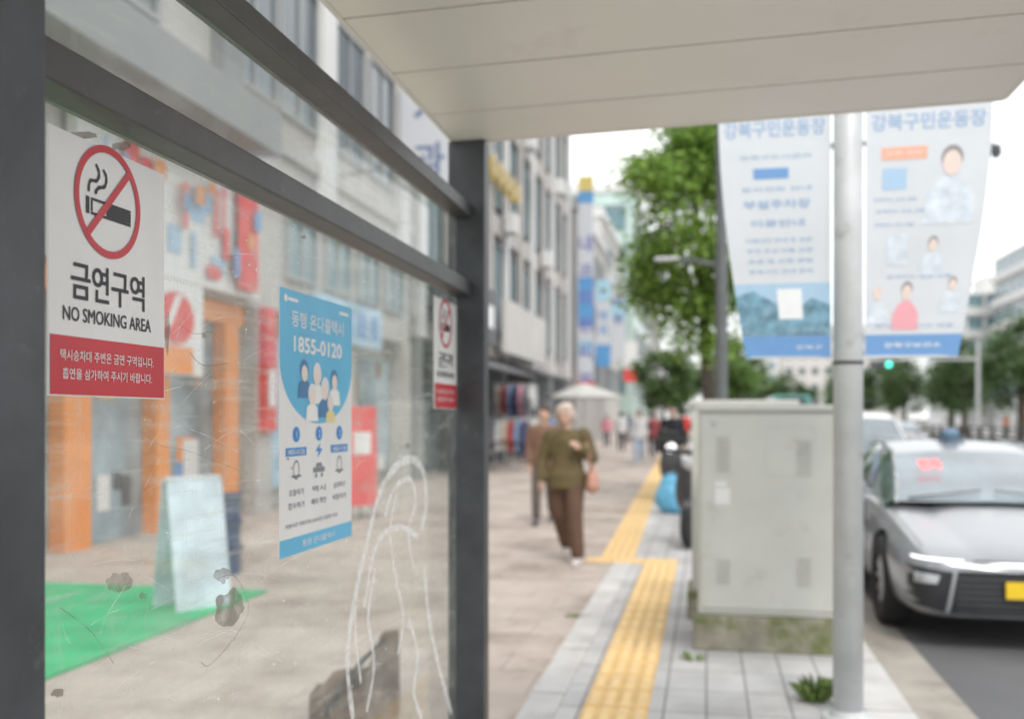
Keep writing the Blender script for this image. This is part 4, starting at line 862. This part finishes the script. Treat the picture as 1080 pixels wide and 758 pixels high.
def rack(y0,x0,label,z,seed):
    t=thing('clothes_rack',label,'clothes rack',(x0,y0,0))
    bm=bmesh.new()
    for s_ in (-1,1): cone(bm,(s_*.65,0,0),(s_*.65,0,z),.018,.018,8); cone(bm,(s_*.65,-.25,.03),(s_*.65,.25,.03),.018,.018,8)
    cone(bm,(-.65,0,z),(.65,0,z),.018,.018,8); mk('frame',bm,galv,t,local=True)
    rr3=random.Random(seed)
    for k in range(7):
        nm,cl=gcols[(k*4+seed)%7]; xx=x0-.51+k*.17; hs=rr3.uniform(.75,1.1)
        bm=bmesh.new(); out=[(-.08,0),(.08,0),(.24,-.1),(.36,-.55*hs),(.27,-.6*hs),(.20,-.3),(.22,-.85*hs),(-.22,-.85*hs),(-.20,-.3),(-.27,-.6*hs),(-.36,-.55*hs),(-.24,-.1)]
        A_=[bm.verts.new((xx-.06,y0+a,z-.05+b)) for a,b in out]; B_=[bm.verts.new((xx+.06,y0+a,z-.05+b)) for a,b in out]
        bm.faces.new(A_); bm.faces.new(B_[::-1])
        for i in range(len(out)): j=(i+1)%len(out); bm.faces.new((A_[j],A_[i],B_[i],B_[j]))
        bmesh.ops.recalc_face_normals(bm,faces=bm.faces[:])
        o=mk('garment',bm,mat(nm,cl,.9,var=.15,scale=6)); tag(o,'%s garment hanging on the %s'%(nm.split('_')[1],label.split(' with ')[0]),'clothing')
rack(25.5,-5.15,'near clothes rack outside the shop with dark awning',1.35,0); rack(28.6,-4.9,'middle clothes rack outside the shop with parasol beyond',1.4,3); rack(29.8,-5.7,'back high clothes rack with pink tops under the awning',2.4,5)
# ---------------- people
def cm(pref,col,rough=.85): return mat('%s_%02d%02d%02d'%(pref,int(col[0]*99),int(col[1]*99),int(col[2]*99)),col,rough,var=.15,scale=10,bump=.4,bscale=9)
SK=(.55,.36,.27)
def person(label,loc,rz,H,top,bot,shoe,hair,J=None,vox=.02,detail=False,longhair=False,wide=1.0,legw=1.0):
    t=thing('person',label,'person',loc,rz); s_=H/1.6; t.scale=(s_,s_,s_)
    j=dict(shR=(-.17,0,1.28),elR=(-.215,.04,1.03),wrR=(-.20,-.04,.81),shL=(.17,0,1.28),elL=(.215,-.02,1.03),wrL=(.205,-.10,.82),
           hpR=(-.085,0,.84),knR=(-.085,-.14,.47),anR=(-.075,-.20,.085),hpL=(.085,0,.84),knL=(.08,.04,.46),anL=(.07,.26,.12),hx=0,hy=0)
    if J: j.update(J)
    sk_=cm('skin',SK,.6)
    def torso(bm,e):
        T=[(.78,.13,.09),(.86,.158,.112),(.94,.150,.108),(1.02,.135,.102),(1.12,.148,.108),(1.22,.158,.108),(1.29,.14,.085),(1.335,.07,.06)]
        for k in range(len(T)-1): a,b=T[k],T[k+1]; econe(bm,(0,0,a[0]),(a[1]+e,a[2]+e),(0,0,b[0]+.004),(b[1]+e,b[2]+e))
    bm=bmesh.new(); torso(bm,0); hx,hy=j['hx'],j['hy']
    limb(bm,[(0,.01,1.30),(hx*.6,-.005+hy*.5,1.40)],[.055,.048]); ell(bm,(hx,-.005+hy,1.475),(.074,.09,.105)); ell(bm,(hx,-.035+hy,1.425),(.052,.06,.055))
    limb(bm,[(hx,-.09+hy,1.485),(hx,-.108+hy,1.455)],[.010,.015]); 
    for q in (-1,1): ell(bm,(hx+q*.075,.0+hy,1.465),(.010,.018,.028))
    for q in 'RL':
        limb(bm,[j['sh'+q],j['el'+q],j['wr'+q]],[.048,.037,.026]); limb(bm,[j['hp'+q],j['kn'+q],j['an'+q]],[.074,.050,.036])
        wr=Vector(j['wr'+q]); el=Vector(j['el'+q]); d=(wr-el).normalized(); sx=1 if q=='L' else -1
        side=Vector((0,-1,0))-d*Vector((0,-1,0)).dot(d); side.normalize(); inn=d.cross(side).normalized()
        if inn.x*sx>0: inn=-inn
        palm=wr+d*.05; limb(bm,[wr,palm-side*.012,wr+d*.085+side*.005],[.024,.026,.028],8)
        for k in range(4):
            o_=(k-1.5)*.019; ln=(.055,.068,.072,.060)[k]; b0=wr+d*.08+side*o_; b1=b0+d*ln*.55+inn*.006; b2=b1+d*ln*.35+inn*.022; limb(bm,[b0,b1,b2],[.0105,.0095,.008],8)
        b0=wr+d*.035+side*.026; b1=b0+side*.022+d*.028+inn*.008; b2=b1+d*.03+inn*.010; limb(bm,[b0,b1,b2],[.013,.011,.009],8)
    blob('body',bm,vox*.55 if detail else vox,sk_,t,1)
    bm=bmesh.new(); torso(bm,.020*wide); econe(bm,(0,0,.74),(.172*wide,.130*wide),(0,0,.90),(.168*wide,.128*wide))
    for q in 'RL':
        el=Vector(j['el'+q]); wr=Vector(j['wr'+q]); limb(bm,[j['sh'+q],el,el.lerp(wr,.93)],[.066*wide,.056*wide,.046*wide])
    blob('top',bm,vox,cm('cloth',top),t,2)
    bm=bmesh.new(); econe(bm,(0,0,.74),(.150,.112),(0,0,.92),(.150,.112))
    for q in 'RL':
        an=Vector(j['an'+q]); kn=Vector(j['kn'+q]); limb(bm,[j['hp'+q],kn,kn.lerp(an,.90)],[.088*legw,.068*legw,.058*legw])
    blob('trousers',bm,vox,cm('cloth',bot),t,2)
    for q in 'RL':
        an=Vector(j['an'+q]); bm=bmesh.new()
        limb(bm,[an+Vector((0,.03,-.045)),an+Vector((0,-.06,-.048)),an+Vector((0,-.15,-.055))],[.042,.045,.036]); blob('shoe',bm,vox*.8,cm('shoe',shoe,.6),t,2)
    bm=bmesh.new(); e_=.012 if detail else 0
    ell(bm,(hx,.022+hy,1.505),(.088+e_,.093,.088+e_)); ell(bm,(hx,.04+hy,1.455),(.082+e_*1.5,.075,.075)); ell(bm,(hx+.02,-.03+hy,1.55),(.065,.06,.04))
    if detail:
        rh=random.Random(4)
        for k in range(26):
            a=rh.uniform(0,6.28); u=rh.uniform(-.3,1); rr_=math.sqrt(1-u*u); y_=.03+.09*rr_*math.sin(a)
            if y_<-.03 and u<.55: continue
            ell(bm,(hx+.09*rr_*math.cos(a),y_+hy,1.50+.09*u),rh.uniform(.022,.034),1)
    if longhair: ell(bm,(hx,.07+hy,1.38),(.085,.05,.13))
    blob('hair',bm,vox*.7,cm('hair',hair,.9),t,1)
    if detail:
        for q in (-1,1):
            bm=bmesh.new(); ell(bm,(hx+q*.030,-.086+hy,1.483),(.013,.008,.008)); mk('eye',bm,flatc('eye_dark',(.05,.04,.035)),t,local=True,smooth=True)
        bm=bmesh.new(); ell(bm,(hx,-.092+hy,1.418),(.024,.007,.007)); mk('mouth',bm,flatc('lips',(.45,.17,.15)),t,local=True,smooth=True)
    return t
wx,wy=gp(598,592)
J=dict(shR=(-.17,0,1.27),elR=(-.26,.03,1.04),wrR=(-.25,-.06,.83),shL=(.17,0,1.28),elL=(.255,.03,1.05),wrL=(.17,-.13,1.15),hpR=(-.085,0,.84),knR=(-.085,.02,.47),anR=(-.05,.22,.13),hpL=(.085,0,.84),knL=(.115,-.15,.48),anL=(.17,-.24,.085),hx=-.02,hy=-.02)
person('older woman with light reddish grey hair in an olive top and brown trousers walking forward',(wx,wy,0),R(-6),1.54,(.13,.10,.045),(.115,.065,.042),(.62,.58,.55),(.60,.50,.44),J,.014,True,wide=1.2,legw=1.22)
hb=thing('handbag','pinkish tan shoulder bag carried by the woman in olive','handbag',(wx+.25,wy-.02,.80))
bm=bmesh.new(); ell(bm,(0,0,0),(.06,.14,.12)); ell(bm,(0,0,-.05),(.07,.15,.09)); blob('pouch',bm,.012,mat('tan_leather',(.52,.27,.20),.6),hb)
bm=bmesh.new(); limb(bm,[(0,-.10,.08),(-.03,-.09,.28),(-.07,-.02,.44),(-.03,.08,.28),(0,.10,.08)],[.010]*5,8); mk('strap',bm,mat('tan_leather',(.5,.3,.2)),hb,local=True,smooth=True)
Js=dict(knR=(-.09,-.02,.47),anR=(-.09,0,.085),knL=(.09,-.02,.47),anL=(.10,.0,.085))
def pp(px,py,label,rz,H,*a,**k):
    x,y=gp(px,py); return person(label,(x,y,0),R(rz),H,*a,**k)
pp(574,552,'person in brown walking just behind the woman in olive',0,1.56,(.22,.13,.09),(.12,.10,.09),(.1,.1,.1),(.09,.06,.045))
pp(674,490,'person in pale top and light jeans walking on the pavement',0,1.66,(.55,.55,.56),(.28,.36,.48),(.6,.6,.6),(.05,.04,.04),longhair=True)
pp(709,512,'person dressed in black standing behind the lit scooter',10,1.66,(.02,.02,.025),(.03,.03,.035),(.1,.1,.1),(.03,.03,.03),Js)
pp(688,484,'person in dark red top walking away near the tactile strip',180,1.6,(.30,.06,.07),(.04,.04,.06),(.1,.1,.1),(.03,.03,.03))
pp(655,476,'person in white shirt and dark trousers far along the shops',180,1.65,(.6,.6,.6),(.05,.05,.06),(.1,.1,.1),(.03,.03,.03))
pp(640,472,'person in pink top near the parasol',0,1.55,(.6,.25,.3),(.1,.1,.14),(.3,.3,.3),(.03,.03,.03),longhair=True)
pp(722,474,'person in bright red jacket far off beside the kerb',180,1.7,(.6,.05,.04),(.05,.05,.05),(.1,.1,.1),(.03,.03,.03))
pp(566,482,'shopper in grey beside the clothes racks',90,1.6,(.25,.25,.27),(.06,.06,.08),(.1,.1,.1),(.04,.03,.03),Js)
pp(663,468,'person in navy jacket far down the pavement beyond the others',0,1.7,(.06,.08,.18),(.1,.1,.12),(.1,.1,.1),(.03,.03,.03))
for k,(X,Y,tp) in enumerate(((22,57,(.6,.6,.6)),(21.2,70,(.05,.08,.2)),(22.5,82,(.5,.2,.1)),(20,66,(.05,.05,.05)))):
    cn=['white shirt','navy jacket','orange jacket','black coat'][k]
    person('tiny far person in %s on the opposite pavement'%cn,(X,Y,0),R(k*70),1.65,tp,(.06,.06,.08),(.1,.1,.1),(.03,.03,.03),vox=.03)
print('done')
